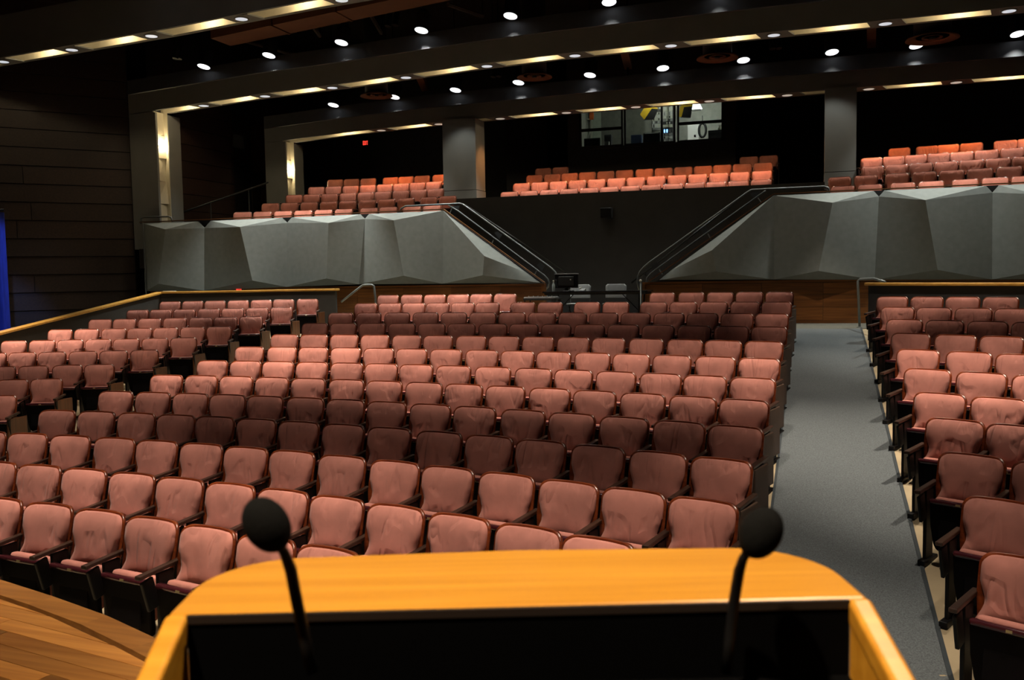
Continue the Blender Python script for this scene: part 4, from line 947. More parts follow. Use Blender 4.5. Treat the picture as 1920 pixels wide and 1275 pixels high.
zsh = [.30, .40, .50, .60, .70, .785, .80, .82, .835, .848, .857, .86]
ME_SHELL = sheet(shell_w, zsh, lambda z: back_y(z) + .035, .022, 8).mesh('backrest_shell', SHELLW, True)
zcu = [.455, .47, .50, .53, .56, .60, .65, .70, .74, .780, .800, .818, .832, .841, .846]
ME_CUSH = sheet(cush_w, zcu, lambda z: back_y(z) + .012, .05, 12, .042).mesh('back_cushion', FAB, True)
ME_CUSHB = ME_CUSH.copy(); ME_CUSHB.materials[0] = FABB
# tipped-up seat: dark pan facing the stage, maroon lip on top, pink pad behind it
def pan_pt(x, z, d): return (x, -.265 - (z - .30) * .12 + d, z)
m = MB(); 
pz = [.10, .12, .16, .30, .45, .50]; pw = [.16, .19, .205, .222, .222, .222]
vs = []; 
for d in (0, .05):
    for z, w in zip(pz, pw): vs += [pan_pt(-w, z, d), pan_pt(w, z, d)]
n = len(pz); fs = []
for j in range(n - 1):
    a = 2 * j; b = 2 * n + a
    fs += [(a, a + 1, a + 3, a + 2), (b, b + 2, b + 3, b + 1), (a, a + 2, b + 2, b), (a + 1, b + 1, b + 3, a + 3)]
fs += [(0, 2 * n, 2 * n + 1, 1), (2 * n - 2, 2 * n - 1, 4 * n - 1, 4 * n - 2)]
m.add(vs, fs)
c = pan_pt(0, .30, -.008); m.box(c, (.30, .016, .24), 0, -.12)
ME_PAN = m.mesh('seat_pan', PANM, False, .008, 1)
m = MB(); m.box(pan_pt(0, .505, .022), (.45, .055, .042), 0, -.12); ME_LIP = m.mesh('seat_lip', LIPM, True, .017, 3)
m = MB(); m.box((0, -.195, .37), (.43, .075, .31), 0, -.16); ME_PAD = m.mesh('seat_cushion', FAB, True, .026, 3)
ME_PADB = ME_PAD.copy(); ME_PADB.materials[0] = FABB
m = MB(); m.box(pan_pt(0, .508, -.009), (.035, .005, .015), 0, -.12); ME_PLATE = m.mesh('number_plate', PLATE)
m = MB(); m.hexa([(-.026, -.40, .572), (.026, -.40, .572), (.022, -.02, .60), (-.022, -.02, .60)], [(-.026, -.40, .60), (.026, -.40, .60), (.022, -.02, .628), (-.022, -.02, .628)]); ME_ARM = m.mesh('armrest', ARMW, False, .006, 2)
m = MB(); m.bx(-.014, .014, -.24, -.10, .0, .575).bx(-.03, .03, -.30, -.03, -.03, .02).box((0, -.30, .45), (.026, .10, .22), 0, .25); ME_STD = m.mesh('standard', STDM, False, .005, 1)
m = MB(); m.bx(-.014, .014, -.385, -.045, .06, .572); ME_END = m.mesh('end_panel', ENDW, False, .01, 2)
m = MB(); m.box((0, -.20, .315), (.028, .34, .512), radians(-24)); ME_ENDL = m.mesh('end_panel', ENDW, False, .01, 2)
ME_ENDG = ME_END.copy(); ME_ENDG.materials[0] = ENDG
m = MB(); m.lathe([(.001, 0), (.022, 0), (.022, .012), (.001, .012)], (0, 0, 0), 12); ME_AISLE = m.mesh('aisle_marker', GLOSSB)
def place_seat(name, x, y, z, deg, pitch, label, group, balcony=False, left_arm=False, end_l=None, end_r=None):
    t = thing(name, label, 'seat', (x, y, z), radians(deg), group)
    kx = min(1.0, pitch / .55); t.scale = (kx, 1, 1); pitch = pitch / kx
    link('backrest_shell', ME_SHELL, t); link('back_cushion', ME_CUSHB if balcony else ME_CUSH, t)
    link('seat_pan', ME_PAN, t); link('seat_lip', ME_LIP, t); link('seat_cushion', ME_PADB if balcony else ME_PAD, t)
    if not balcony: link('number_plate', ME_PLATE, t)
    for sx, on, end in ((1, True, end_r), (-1, left_arm, end_l)):
        if not on: continue
        link('armrest', ME_ARM, t, (sx * pitch / 2, 0, 0)); link('standard', ME_STD, t, (sx * pitch / 2, 0, 0))
        if end:
            e = link('end_panel', end, t, (sx * (pitch / 2 + (.018 if end is not ME_ENDL else .05)), 0, 0))
    return t
PITCH_C = [.52, .525] + [.55] * 11
for i, (z, r) in enumerate(SEATS['C']):
    r = [q for q in r if q[0] < -.5]
    n = len(r)
    for k, (x, y, a) in enumerate(r):
        if i < 11: lab = 'pink seat in the %s row from the back, centre block, %s from the right aisle' % (ORD[i + 1], ORD[n - k])
        else: lab = 'pink centre seat in the %s, %s from the photo\'s left edge' % ('second row from the stage' if i == 11 else 'front row', ORD[k + 1])
        gl = k > 0 and hypot(x - r[k - 1][0], y - r[k - 1][1]) < .66
        place_seat('theatre_chair', x, y, z, a, PITCH_C[i], lab, 'pink tip-up seats of the main floor', left_arm=not gl, end_r=ME_ENDG if k == n - 1 else None)
for i, (z, r) in enumerate(SEATS['L']):
    for k, (x, y, a) in enumerate(r):
        lab = 'pink seat in the left block, %s row from the back, %s from the left aisle' % (ORD[i + 1], ORD[k + 1])
        place_seat('theatre_chair', x, y, z, a, .51, lab, 'pink tip-up seats of the main floor', left_arm=k == len(r) - 1, end_r=ME_ENDL if k == 0 else None)
for i, (z, r) in enumerate(SEATS['R']):
    for k, (x, y, a) in enumerate(r):
        lab = 'pink seat in the right block, %s row from the back, %s from the carpeted aisle' % (ORD[i + 1], ORD[k + 1])
        place_seat('theatre_chair', x, y, z, a, .54, lab, 'pink tip-up seats of the main floor', left_arm=k == 0)
for key, nm in (('BL', 'left'), ('BM', 'centre'), ('BR', 'right')):
    for i, (z, r) in enumerate(SEATS[key]):
        for k, (x, y, a) in enumerate(r):
            lab = 'orange-lit balcony seat in the %s section, %s row up, %s from the left' % (nm, ORD[i + 1], ORD[k + 1])
            gl = k > 0 and hypot(x - r[k - 1][0], y - r[k - 1][1]) < .62
            place_seat('balcony_chair', x, y, z, a, .54, lab, 'balcony seats', True, left_arm=not gl)
# ------------------------------------------------------------------ lectern with two gooseneck microphones
LA_ = radians(19.6)
lz = 2.17
ctr = (at(350, 1150, Z=lz) + at(1595, 1122, Z=lz)) / 2          # middle of the shelf's near edge
lec = thing('lectern', 'honey oak lectern with rounded top shelf and black sunken desk', 'lectern', (ctr.x, ctr.y, ZS), LA_)
def loc_of(p):
    d = Vector(p) - Vector((ctr.x, ctr.y, ZS)); c, s = cos(-LA_), sin(-LA_)
    return Vector((c * d.x - s * d.y, s * d.x + c * d.y, d.z))
hz = lz - ZS                         # shelf height above the stage
HW = .404                            # half width
DEP = .205                           # shelf depth
# shelf with rounded far corners
out = [(-HW, 0), (-HW, .03)]
R1, CXr = .12, HW - .115
def arc(cx, cy, rx, ry, a0, a1, n=10): return [(cx + rx * cos(radians(a0 + (a1 - a0) * k / n)), cy + ry * sin(radians(a0 + (a1 - a0) * k / n))) for k in range(n + 1)]
far = [(HW, 0.0)] + arc(HW - .118, DEP - .125, .118, .125, 0, 90) + [(0, DEP + .012)] + arc(-HW + .118, DEP - .125, .118, .125, 90, 180) + [(-HW, 0.0)]
MB().prism([(x, y, hz - .035) for x, y in far], (0, 0, .035)).build('top_shelf', HONEY, lec, bevel=.005)
sl_ = radians(21); LEN = .40
for s in (-1, 1):
    x0, x1 = (HW - .022, HW) if s > 0 else (-HW, -HW + .022)
    y1, z1 = -LEN * cos(sl_), hz - LEN * sin(sl_)
    MB().hexa([(x0, 0, .0), (x1, 0, .0), (x1, y1, .0), (x0, y1, .0)], [(x0, 0, hz), (x1, 0, hz), (x1, y1, z1), (x0, y1, z1)]).build('side_panel', HONEY, lec, bevel=.003)
    a, b = (HW - .024, HW + .003) if s > 0 else (-HW - .003, -HW + .024)
    MB().hexa([(a, 0, hz - .03), (b, 0, hz - .03), (b, y1, z1 - .03), (a, y1, z1 - .03)], [(a, 0, hz + .001), (b, 0, hz + .001), (b, y1 - .005, z1 + .001), (a, y1 - .005, z1 + .001)]).build('side_rim', HONEY, lec, bevel=.006, seg=3)
DKW = wood('lectern_inside', (.010, .004, .0015), (.016, .006, .002), .7, 'X', 2, 0, .1)
MB().bx(-HW + .0225, HW - .0225, -.004, .012, hz - .011, hz - .0015).build('shelf_lip', DKW, lec)
MB().bx(-HW + .022, HW - .022, -.002, .012, hz - .16, hz - .013).build('recess_back', mat('desk_black', (.0012, .0012, .0015), .8, spec=.05), lec)
y1 = -LEN * cos(sl_)
MB().hexa([(-HW + .022, 0, hz - .12), (HW - .022, 0, hz - .12), (HW - .022, y1, hz - .12 - LEN * sin(sl_)), (-HW + .022, y1, hz - .12 - LEN * sin(sl_))],
          [(-HW + .022, 0, hz - .09), (HW - .022, 0, hz - .09), (HW - .022, y1, hz - .09 - LEN * sin(sl_)), (-HW + .022, y1, hz - .09 - LEN * sin(sl_))]).build('reading_desk', mat('desk_black', (.004, .004, .005), .7, spec=.2), lec)
MB().bx(-HW + .028, HW - .028, .10, .125, .02, hz - .03).build('front_panel', HONEY, lec, bevel=.004)
MB().bx(-HW - .02, HW + .02, y1 - .01, .16, 0, .05).build('base', HONEY, lec, bevel=.006)
def mic(label, head, hd, neck_px, base, tilt):
    t = thing('microphone', label, 'microphone', (0, 0, 0))
    b = at(*base[:2], D=base[2])
    t.location = b; o = b
    pts = [at(px, py, D=d) - o for px, py, d in neck_px]
    MB().tube(pts, [.0062] * (len(pts) - 2) + [.0052, .005], 10).build('gooseneck', STDM, t, True)
    h = at(*head, D=hd) - o; d = (h - pts[-1]).normalized()
    rr = [(max(.0005, .0195 * sin(pi * j / 18)), -.0258 * cos(pi * j / 18)) for j in range(19)]
    k = .0222 / .0195
    mb = MB().lathe([(r * k, z * k) for r, z in rr], (0, 0, 0), 36)
    q = Vector((0, 0, 1)).rotation_difference((d + Vector(tilt)).normalized())
    mb.v = [tuple(q @ Vector(v) + h) for v in mb.v]
    mb.build('foam_windscreen', FOAM, t, True)
    MB().lathe([(.010, -.05), (.010, -.03), (.007, -.02)], (0, 0, 0), 12).build('socket', FOAM, t)
mic('black gooseneck microphone on the left of the lectern, leaning left', (500, 984), .90, [(585, 1262, .93), (572, 1200, .93), (558, 1135, .93), (545, 1068, .92), (533, 1036, .91), (517, 1012, .90)], (585, 1262, .93), (-.10, 0, .12))
mic('black gooseneck microphone on the right of the lectern, leaning right', (1427, 999), .98, [(1362, 1262, 1.02), (1368, 1200, 1.02), (1376, 1130, 1.02), (1386, 1070, 1.0), (1393, 1048, .99), (1408, 1026, .98)], (1362, 1262, 1.02), (.0, 0, .3))

# ------------------------------------------------------------------ control table in the cross aisle
YT = 18.75
ta, tb = at(1018, 549.5, Y=YT), at(1215, 547.5, Y=YT)
tz = 1.46 + .735; TX, TW = (ta.x + tb.x) / 2, tb.x - ta.x
tab = thing('folding_table', 'black folding table in front of the centre wall', 'table', (TX, YT + .3, 1.46))
MB().bx(-TW / 2, TW / 2, -.36, .36, .70, .735).build('table_top', GLOSSB, tab, bevel=.006)
MB().bx(-TW / 2 + .04, TW / 2 - .04, -.34, .34, .66, .70).build('apron', BLACK, tab)
for sx in (-1, 1):
    for sy in (-1, 1):
        MB().tube([(sx * (TW / 2 - .18), sy * .28, .68), (sx * (TW / 2 - .22), sy * .28, .0)], .016, 8).build('leg', STDM, tab, True)
    MB().tube([(sx * (TW / 2 - .20), -.28, .2), (sx * (TW / 2 - .20), .28, .2)], .012, 6).build('stretcher', STDM, tab)
    MB().tube([(sx * (TW / 2 - .2), 0, .25), (sx * (TW / 2 - .6), 0, .66)], .01, 6).build('brace', STDM, tab)
# monitor (back towards the stage)
p = at(1062, 547, Y=YT + .1)
mo = thing('monitor', 'black computer monitor seen from the back on the folding table', 'monitor', (p.x, YT + .12, tz + 0.0), radians(-3))
MB().bx(-.26, .26, -.02, .03, .07, .37).build('case', GLOSSB, mo, bevel=.01)
MB().box((0, -.03, .22), (.34, .04, .2)).build('back_cover', BLACK, mo, bevel=.012)
MB().bx(-.265, .265, -.022, .034, .362, .382).build('top_bezel', mat('bezel_grey', (.25, .25, .26), .4), mo, bevel=.004)
MB().bx(-.04, .04, 0, .03, 0, .1).build('stand_neck', BLACK, mo)
MB().bx(-.14, .14, -.1, .1, 0, .015).build('stand_foot', BLACK, mo)
MB().lathe([(.012, 0), (.012, .02)], (.11, -.06, .24), 10).build('lock_port', WHITEP, mo)
# bottle
p = at(1037, 548, Y=YT - .02)
bo = thing('bottle', 'small pale plastic bottle left of the monitor', 'bottle', (p.x, YT + .02, tz))
MB().lathe([(.03, 0), (.033, .01), (.033, .13), (.028, .15), (.013, .19), (.013, .21)], (0, 0, 0), 14).build('body', mat('bottle_plastic', (.35, .40, .40), .25), bo, True)
MB().lathe([(.016, .21), (.016, .24), (.001, .242)], (0, 0, 0), 12).build('cap', WHITEP, bo, True)
# cable and small mixer items on the table
P = [at(1062, 545, Y=YT), at(1056, 552, Y=YT - .06), at(1066, 548, Y=YT - .02), at(1075, 541, Y=YT + .05), at(1068, 543, Y=YT)]
tag(MB().tube([(a.x, YT - .05 - .01 * i, tz + .012 + (.05 if i == 3 else 0)) for i, a in enumerate(P)], .006, 6).build('cable', GREYPL, smooth=True), 'loose pale cable lying on the folding table by the monitor', 'cable')
p = at(1092, 546, Y=YT + .1)
k = thing('telephone', 'small pale desk device with handset on the folding table', 'telephone', (p.x, YT + .1, tz))
MB().hexa([(-.07, -.08, 0), (.07, -.08, 0), (.07, .08, 0), (-.07, .08, 0)], [(-.065, -.075, .025), (.065, -.075, .025), (.065, .075, .06), (-.065, .075, .06)]).build('body', GREYPL, k, bevel=.006)
MB().tube([(-.05, -.06, .055), (-.05, -.03, .065), (-.05, .03, .075), (-.05, .06, .07)], [.022, .012, .012, .022], 8).build('handset', WHITEP, k, True)
# folding chairs
def fchair(label, px, py, Y):
    p = at(px, py, Y=Y)
    t = thing('folding_chair', label, 'chair', (p.x, Y, 1.46), group='plastic folding chairs')
    m_ = sheet(lambda z: .46 - .10 * max(0, (z - .80) / .07) ** 2.5, [.56, .60, .66, .72, .78, .81, .835, .855, .866], lambda z: .02 + (z - .56) * .10, .02, 8, .01)
    m_.build('backrest', GREYPL, t, True)
    m_ = MB(); m_.bx(-.22, .22, -.42, -.02, .42, .45); m_.build('seat', GREYPL, t, bevel=.012)
    for s in (-1, 1):
        MB().tube([(s * .225, .06, .84), (s * .225, -.02, .44), (s * .225, -.40, .0)], .012, 6).build('leg', STDM, t, True)
        MB().tube([(s * .20, -.30, .44), (s * .20, .10, .0)], .012, 6).build('leg', STDM, t, True)
    MB().tube([(-.22, -.3, .13), (.22, -.3, .13)], .009, 6).build('stretcher', STDM, t)
fchair('light grey folding chair half hidden behind the monitor', 1088, 532, 19.85)
fchair('light grey folding chair behind the right half of the table', 1154.5, 532, 19.85)
# device on a low cart, left of the table
a, b = at(987, 557, Y=18.1), at(1040, 557, Y=18.1)
ct = thing('equipment_cart', 'low black cart left of the folding table', 'cart', ((a.x + b.x) / 2, 18.25, floor_z((a.x + b.x) / 2, 18.25)))
g = a.z - ct.location.z
MB().bx(-.36, .36, -.22, .22, g - .07, g - .03).build('shelf', BLACK, ct, bevel=.004)
MB().bx(-.34, .34, -.2, .2, .14, .17).build('shelf', BLACK, ct)
for sx in (-1, 1):
    for sy in (-1, 1):
        MB().tube([(sx * .33, sy * .19, .06), (sx * .33, sy * .19, g - .05)], .014, 6).build('leg', STDM, ct)
        MB().lathe([(.03, 0), (.03, .05), (.012, .06)], (sx * .33, sy * .19, 0), 10).build('caster', BLACK, ct)
dv = thing('mixing_console', 'flat silver mixing console lying on the low black cart', 'mixer', (ct.location.x, 18.25, ct.location.z + g - .03))
MB().bx(-.35, .30, -.2, .2, 0, .03).build('case', mat('silver', (.62, .63, .64), .3, metal=.5), dv, bevel=.006)
MB().bx(-.32, .27, -.17, .17, .03, .034).build('top_panel', BLACK, dv)
for kx in range(6): MB().lathe([(.009, 0), (.008, .02)], (-.27 + kx * .1, -.1, .034), 8).build('knob', WHITEP, dv)
# stanchion post by the table
p = at(1201, 526, Y=18.55)
st = thing('post', 'thin grey post with a pale knob at the right end of the table', 'post', (p.x, 18.55, floor_z(p.x, 18.55)))
h = p.z - st.location.z
MB().lathe([(.13, 0), (.13, .015), (.02, .03), (.014, .04), (.014, h)], (0, 0, 0), 14).build('pole', RAILM, st, True)
MB().lathe([(.001, -.03), (.024, -.018), (.03, 0), (.024, .018), (.001, .03)], (0, 0, h), 12).build('knob', WHITEP, st, True)
# speaker on the centre wall
p = at(1138, 400, Y=22.2)
sp = thing('wall_speaker', 'small black loudspeaker on the centre wall', 'speaker', (p.x, 22.16, p.z))
MB().box((0, 0, 0), (.29, .2, .26)).build('cabinet', BLACK, sp, bevel=.012)
MB().box((0, -.103, 0), (.25, .006, .22)).build('grille', GLOSSB, sp)
MB().box((0, .12, .02), (.06, .05, .1)).build('bracket', STDM, sp)

# ------------------------------------------------------------------ exit signs
def glyphs(txt, w, h):
    """block letters as bars: returns list of (x0, x1, z0, z1 | slanted)"""
    out = []; n = len(txt); cw = w / n
    for i, c in enumerate(txt):
        x = -w / 2 + i * cw; a, b = x + cw * .12, x + cw * .88; s = cw * .22; t_ = h * .18
        if c == 'E': out += [('b', a, a + s, 0, h), ('b', a, b, 0, t_), ('b', a, b, h - t_, h), ('b', a, b - s * .4, h / 2 - t_ / 2, h / 2 + t_ / 2)]
        if c == 'X': out += [('s', a, b, 0, h, s), ('s', b, a, 0, h, s)]
        if c == 'I': m_ = (a + b) / 2; out += [('b', m_ - s / 2, m_ + s / 2, 0, h)]
        if c == 'T': m_ = (a + b) / 2; out += [('b', m_ - s / 2, m_ + s / 2, 0, h), ('b', a, b, h - t_, h)]
    return out
def exit_sign(label, px, py, Y, w):
    p = at(px, py, Y=Y); h = w * .72
    t = thing('exit_sign', label, 'sign', tuple(p))
    MB().box((0, .03, 0), (w * 1.35, .05, h * 1.5)).build('housing', BLACK, t, bevel=.006)
    i = 0
    for g in glyphs('EXIT', w, h):
        if g[0] == 'b': mb = MB().bx(g[1], g[2], -.006 - .0006 * i, .006, g[3] - h / 2, g[4] - h / 2)
        else:
            x0, x1, z0, z1, s = g[1:]; d = s / 2
            mb = MB().prism([(x0 - d, -.006 - .0006 * i, z0 - h / 2), (x0 + d, -.006 - .0006 * i, z0 - h / 2), (x1 + d, -.006 - .0006 * i, z1 - h / 2), (x1 - d, -.006 - .0006 * i, z1 - h / 2)], (0, .01, 0))
        mb.build('letter_stroke', REDE, t); i += 1
exit_sign('glowing red exit sign on the dark wall above the left balcony', 685, 268, 28.14, .19)
exit_sign('low red exit sign just above the oak cap of the left partition', 448, 542.5, 19.58, .16)

# ------------------------------------------------------------------ control booth: windows and contents
FR = mat('booth_frame', (.012, .012, .013), .4)
GL = bpy.data.materials.new('window_glass'); GL.use_nodes = True
b_ = GL.node_tree.nodes['Principled BSDF']; b_.inputs['Transmission Weight'].default_value = 1.0; b_.inputs['Roughness'].default_value = 0.0; b_.inputs['IOR'].default_value = 1.02; b_.inputs['Base Color'].default_value = (.93, .96, .95, 1)
for k, (x0, x1, rail) in enumerate(((-6.86, -5.52, True), (-5.48, -3.95, False), (-3.89, -2.56, True))):
    w = thing('window_%d' % (k + 1), '%s pane of the lit control booth window' % ('left', 'middle', 'right')[k], 'window', ((x0 + x1) / 2, YB + .05, wz0), kind='structure')
    hw = (x1 - x0) / 2
    for nm, a in (('frame', (-hw, -hw + .05, 0, wz1 - wz0)), ('frame', (hw - .05, hw, 0, wz1 - wz0)), ('frame', (-hw, hw, 0, .05)), ('frame', (-hw, hw, wz1 - wz0 - .05, wz1 - wz0))):
        MB().bx(a[0], a[1], -.04, .05, a[2], a[3]).build(nm, FR, w)
    if rail: MB().bx(-hw + .05, hw - .05, -.03, .04, .50, .58).build('muntin', FR, w)
    MB().bx(-hw + .05, hw - .05, .0, .006, .05, wz1 - wz0 - .05).build('pane', GL, w)
MB_ = wallbox('window_sill', -6.9, -2.5, YB - .06, YB + .2, wz0 - .05, wz0, FR, 'black sill under the booth windows')
# booth lamp
p = at(1306, 201, Y=28.6)
t = thing('booth_lamp', 'bright white work lamp inside the control booth', 'lamp', tuple(p))
MB().hexa([(-.17, -.12, -.05), (.17, -.12, -.05), (.17, .12, -.05), (-.17, .12, -.05)], [(-.10, -.08, .10), (.10, -.08, .10), (.10, .08, .10), (-.10, .08, .10)]).build('shade', mat('booth_lamp_glow', (.9, .95, 1), .4, emit=(.85, .95, 1.0), estr=.5, var=0), t, bevel=.008)
MB().bx(-.02, .02, -.02, .02, .10, 8.55 - p.z).build('stem', STDM, t)
MB().bx(-.15, .14, -.10, .10, -.10, -.075).build('diffuser', WHITEP, t)
point('booth_light', (p.x, p.y + .25, p.z - .05), 9, (.9, .95, .85), .02)
point('booth_fill', (-4.7, 27.75, 8.2), 7, (.9, .95, .8), .02)
YEL = mat('yellow_paint', (.80, .52, .03), .45)
for lab, side, top, front in (
    ('yellow-sided studio monitor tilted in the middle booth pane', [(1200, 214.5), (1208, 224.5), (1222, 203.5), (1211, 197.5)], [(1211, 197.5), (1222, 203.5), (1234, 204.5), (1229, 198.5)], [(1208, 224.5), (1222, 203.5), (1234, 204.5), (1226, 223)]),
    ('yellow-sided studio monitor hung beside the booth lamp', [(1273.5, 219), (1274.5, 201), (1282, 193), (1282.5, 201), (1278, 219)], [(1282, 193), (1298, 192), (1298, 199.5), (1282.5, 201)], [(1282.5, 201), (1298, 199.5), (1295, 220.5), (1278, 219)])):
    c = at(*front[0], Y=28.1)
    t = thing('studio_monitor', lab, 'speaker', tuple(c))
    for nm, q, m__, dy in (('side_panel', side, YEL, 0), ('top_panel', top, YEL, 0), ('front_grille', front, BLACK, 0)):
        MB().prism([at(px, py, Y=28.1) - c for px, py in q], (0, .03, 0)).build(nm, m__, t)
    g_ = [at(px, py, Y=28.13) - c for px, py in front]; e_ = [at(px, py, Y=28.13) - c for px, py in side[:1] + side[-1:]]
    MB().prism(g_, (-.06, .22, .02)).build('cabinet', BLACK, t)
    k_ = at(*top[2], Y=28.15) - c
    MB().tube([k_, Vector((k_.x, k_.y + .05, 8.55 - c.z))], .012, 6).build('hanger', STDM, t)
# equipment racks
rs = random.Random(5)
GEAR = [mat('gear_dark', (.03, .032, .035), .4), mat('gear_grey', (.22, .23, .23), .4), mat('gear_silver', (.50, .52, .50), .35), mat('gear_cream', (.48, .50, .42), .4)]
BLUEE = mat('gear_blue', (.1, .25, .9), .4, emit=(.15, .4, 1.0), estr=1.2, var=0)
for kk, (x0, x1) in enumerate(((1222, 1240), (1242, 1262))):
    a, b = at(x0, 266, Y=28.9), at(x1, 266, Y=28.9)
    t = thing('equipment_rack', 'rack of audio equipment in the booth, %s of two' % ('left' if kk == 0 else 'right'), 'rack', ((a.x + b.x) / 2, 28.9, 5.6))
    w_ = (b.x - a.x)
    MB().bx(-w_ / 2, w_ / 2, .02, .5, 0, 2.3).build('cabinet', BLACK, t)
    z = .75; i = 0
    while z < 2.15:
        hh = rs.choice((.045, .09, .09, .13)); g_ = rs.choice(GEAR + GEAR[1:]) if not (kk == 1 and i == 7) else GEAR[0]
        u_ = MB().bx(-w_ / 2 + .02, w_ / 2 - .02, -.01, .02, z, z + hh - .006).build('rack_unit', g_, t)
        for q in range(3):
            MB().bx(-w_ / 2 + .05 + q * .08, -w_ / 2 + .09 + q * .08, -.014, -.01, z + .012, z + hh - .02).build('display', BLUEE if (kk == 1 and i == 7 and q < 2) else rs.choice(GEAR), u_)
        z += hh; i += 1
# counter inside the booth
ctn = thing('booth_counter', 'pale counter edge along the booth window', 'counter', (-4.7, 28.0, 5.6))
MB().bx(-2.1, 2.1, -.3, .3, .66, .72).build('top', WHITEP, ctn)
for x in (-2.0, -.7, .7, 2.0): MB().bx(x - .03, x + .03, -.25, .25, 0, .66).build('support', GREYPL, ctn)
ZC = 5.6 + .72
def booth_box(name, lab, cat, r, Y, m, parts=(), th=.25, floor=ZC):
    a, b = at(r[0], r[3], Y=Y), at(r[2], r[1], Y=Y)
    t = thing(name, lab, cat, ((a.x + b.x) / 2, Y + th / 2, min(a.z, 9)))
    if floor is not None: t.location.z = floor
    zt = b.z - t.location.z; w = (b.x - a.x) / 2
    MB().bx(-w, w, -th / 2, th / 2, 0, zt).build('body', m, t, bevel=.01)
    for nm, (fx0, fz0, fx1, fz1), mm in parts:
        MB().bx(-w + 2 * w * fx0, -w + 2 * w * fx1, -th / 2 - .008, -th / 2, zt * fz0, zt * fz1).build(nm, mm, t)
    return t
booth_box('equipment_case', 'dark blue case with orange label on the booth counter', 'case', (1183, 252, 1202, 267), 27.9, mat('case_blue', (.05, .08, .16), .5), (('label', (.05, .1, .7, .25), mat('label_orange', (.8, .30, .15), .5)),))
booth_box('computer_monitor', 'black monitor standing before the equipment racks', 'monitor', (1206, 248, 1238, 267), 28.0, BLACK, (('screen', (.05, .1, .95, .9), GLOSSB), ('top_edge', (.1, .96, .9, 1.0), GEAR[2])), .06)
booth_box('computer_monitor', 'black monitor behind the left booth pane', 'monitor', (1095, 258, 1125, 272), 27.9, BLACK, (('screen', (.05, .1, .95, .9), GLOSSB),), .06)
booth_box('monitor_box', 'dim tilted black box near the middle of the left booth pane', 'box', (1133, 252, 1146, 268), 28.6, GEAR[0], (('front', (.1, .1, .9, .9), BLACK),), .2)
booth_box('paper_cup', 'tiny white box on the counter behind the left booth pane', 'box', (1134, 265, 1142, 269), 27.8, WHITEP, (('lid', (.0, .9, 1, 1), GEAR[2]),), .08)
booth_box('cabinet', 'white steel cabinet behind the right booth pane', 'cabinet', (1289, 233, 1311, 262), 29.2, WHITEP, (('door', (.04, .04, .48, .96), WHITEP), ('door', (.52, .04, .96, .96), WHITEP), ('handle', (.56, .75, .72, .80), BLACK)), .4, 5.6)
booth_box('equipment_case', 'black case with a jar on it at the right of the booth', 'case', (1328, 243, 1356, 262), 28.3, BLACK, (('lid', (0, .85, 1, 1), GEAR[0]),), .35)
p = at(1349, 240, Y=28.4)
jr = thing('jar', 'small cream jar on the black case in the booth', 'jar', (p.x, 28.4, at(1340, 243, Y=28.3).z))
MB().lathe([(.05, 0), (.055, .02), (.055, .08), (.035, .10)], (0, 0, 0), 14).build('body', GEAR[3], jr, True)
MB().lathe([(.04, .10), (.04, .13), (.001, .132)], (0, 0, 0), 14).build('lid', WHITEP, jr, True)
# coil of cable / wheel hanging on the wall
p = at(1317, 244, Y=29.0); r1 = .22
wh = thing('cable_coil', 'black oval coil of cable hanging beside the white cabinet', 'cable', tuple(p))
MB().tube([(.11 * cos(k * pi / 12), 0, .21 * sin(k * pi / 12)) for k in range(25)], .035, 8, False).build('coil', BLACK, wh, True)
MB().tube([(.0, .02, .21), (0, .02, .45)], .012, 6).build('hook', STDM, wh)
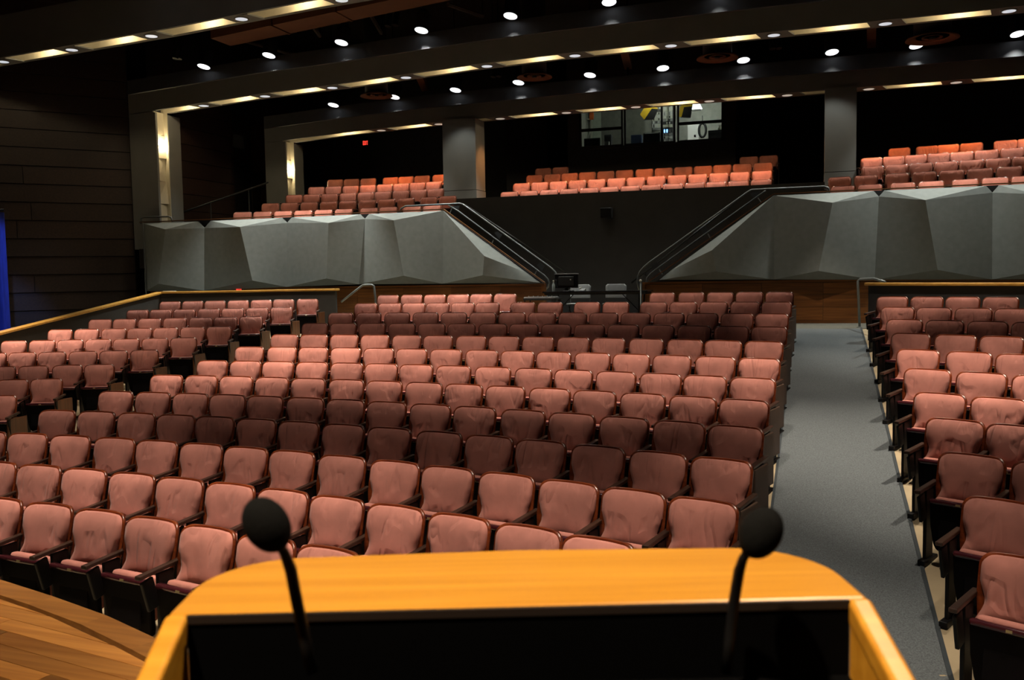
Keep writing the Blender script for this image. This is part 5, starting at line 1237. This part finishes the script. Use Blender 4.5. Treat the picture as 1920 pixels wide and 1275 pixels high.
# left pane: shelving post, ladder-like rack and orange hanging thing
a = at(1093, 262, Y=29.2)
sh = thing('shelf_rack', 'white metal shelf rack at the left of the booth', 'shelf', (at(1100, 262, Y=29.2).x, 29.2, 5.6))
for x in (-.16, .16):
    MB().bx(x - .03, x + .03, -.03, .03, 0, 2.5).build('upright', GEAR[3], sh)
for z in (.9, 1.25, 1.6, 1.95): MB().bx(-.18, .18, -.15, .15, z, z + .03).build('shelf_board', GEAR[3], sh)
MB().tube([(-.14, -.04, .95), (.14, -.04, 1.6)], .012, 6).build('brace', WHITEP, sh)
MB().tube([(.14, -.04, .95), (-.14, -.04, 1.6)], .012, 6).build('brace', WHITEP, sh)
p = at(1115, 240, Y=29.1)
bd = thing('notice_panel', 'pale green door panel behind the left booth pane', 'panel', (p.x, 29.3, 5.6))
MB().bx(-.12, .16, 0, .04, 0, 2.3).build('board', mat('pale_green', (.42, .48, .40), .6), bd)
MB().bx(.10, .14, -.03, 0, .9, 1.0).build('handle', WHITEP, bd)
p = at(1109, 216, Y=28.8)
vb_ = thing('safety_vest', 'orange cloth hanging from a hook in the booth', 'cloth', tuple(p))
m_ = sheet(lambda z: .10 + .05 * sin((z + .2) * 9), [-.14 + .035 * k for k in range(10)], lambda z: .01 * sin(z * 30), .02, 6, .01)
m_.build('cloth', mat('orange_cloth', (.75, .16, .03), .8), vb_, True)
MB().tube([(0, .01, .17), (0, .01, 8.55 - p.z)], .006, 6).build('hook', STDM, vb_)

# ------------------------------------------------------------------ curtain at the left edge, blue light put into its colour
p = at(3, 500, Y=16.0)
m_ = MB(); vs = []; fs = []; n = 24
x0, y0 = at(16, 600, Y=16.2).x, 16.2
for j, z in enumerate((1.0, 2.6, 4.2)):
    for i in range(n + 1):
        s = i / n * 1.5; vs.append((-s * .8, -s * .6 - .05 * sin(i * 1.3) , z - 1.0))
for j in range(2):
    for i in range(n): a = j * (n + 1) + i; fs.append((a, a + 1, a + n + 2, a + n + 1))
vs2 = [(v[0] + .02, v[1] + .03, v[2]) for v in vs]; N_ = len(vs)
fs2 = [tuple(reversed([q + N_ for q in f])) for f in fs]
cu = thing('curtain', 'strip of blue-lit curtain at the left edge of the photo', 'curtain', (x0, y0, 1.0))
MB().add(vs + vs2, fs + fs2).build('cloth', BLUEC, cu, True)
MB().tube([(.05, 0, 3.25), (-1.25, -.95, 3.25)], .03, 8).build('rod', STDM, cu)
spot('curtain_wash', (-14.5, 13.0, 6.5), 160, (.25, .4, 1.0), 26, .6, target=(x0 - .3, y0 - .2, 2.6))
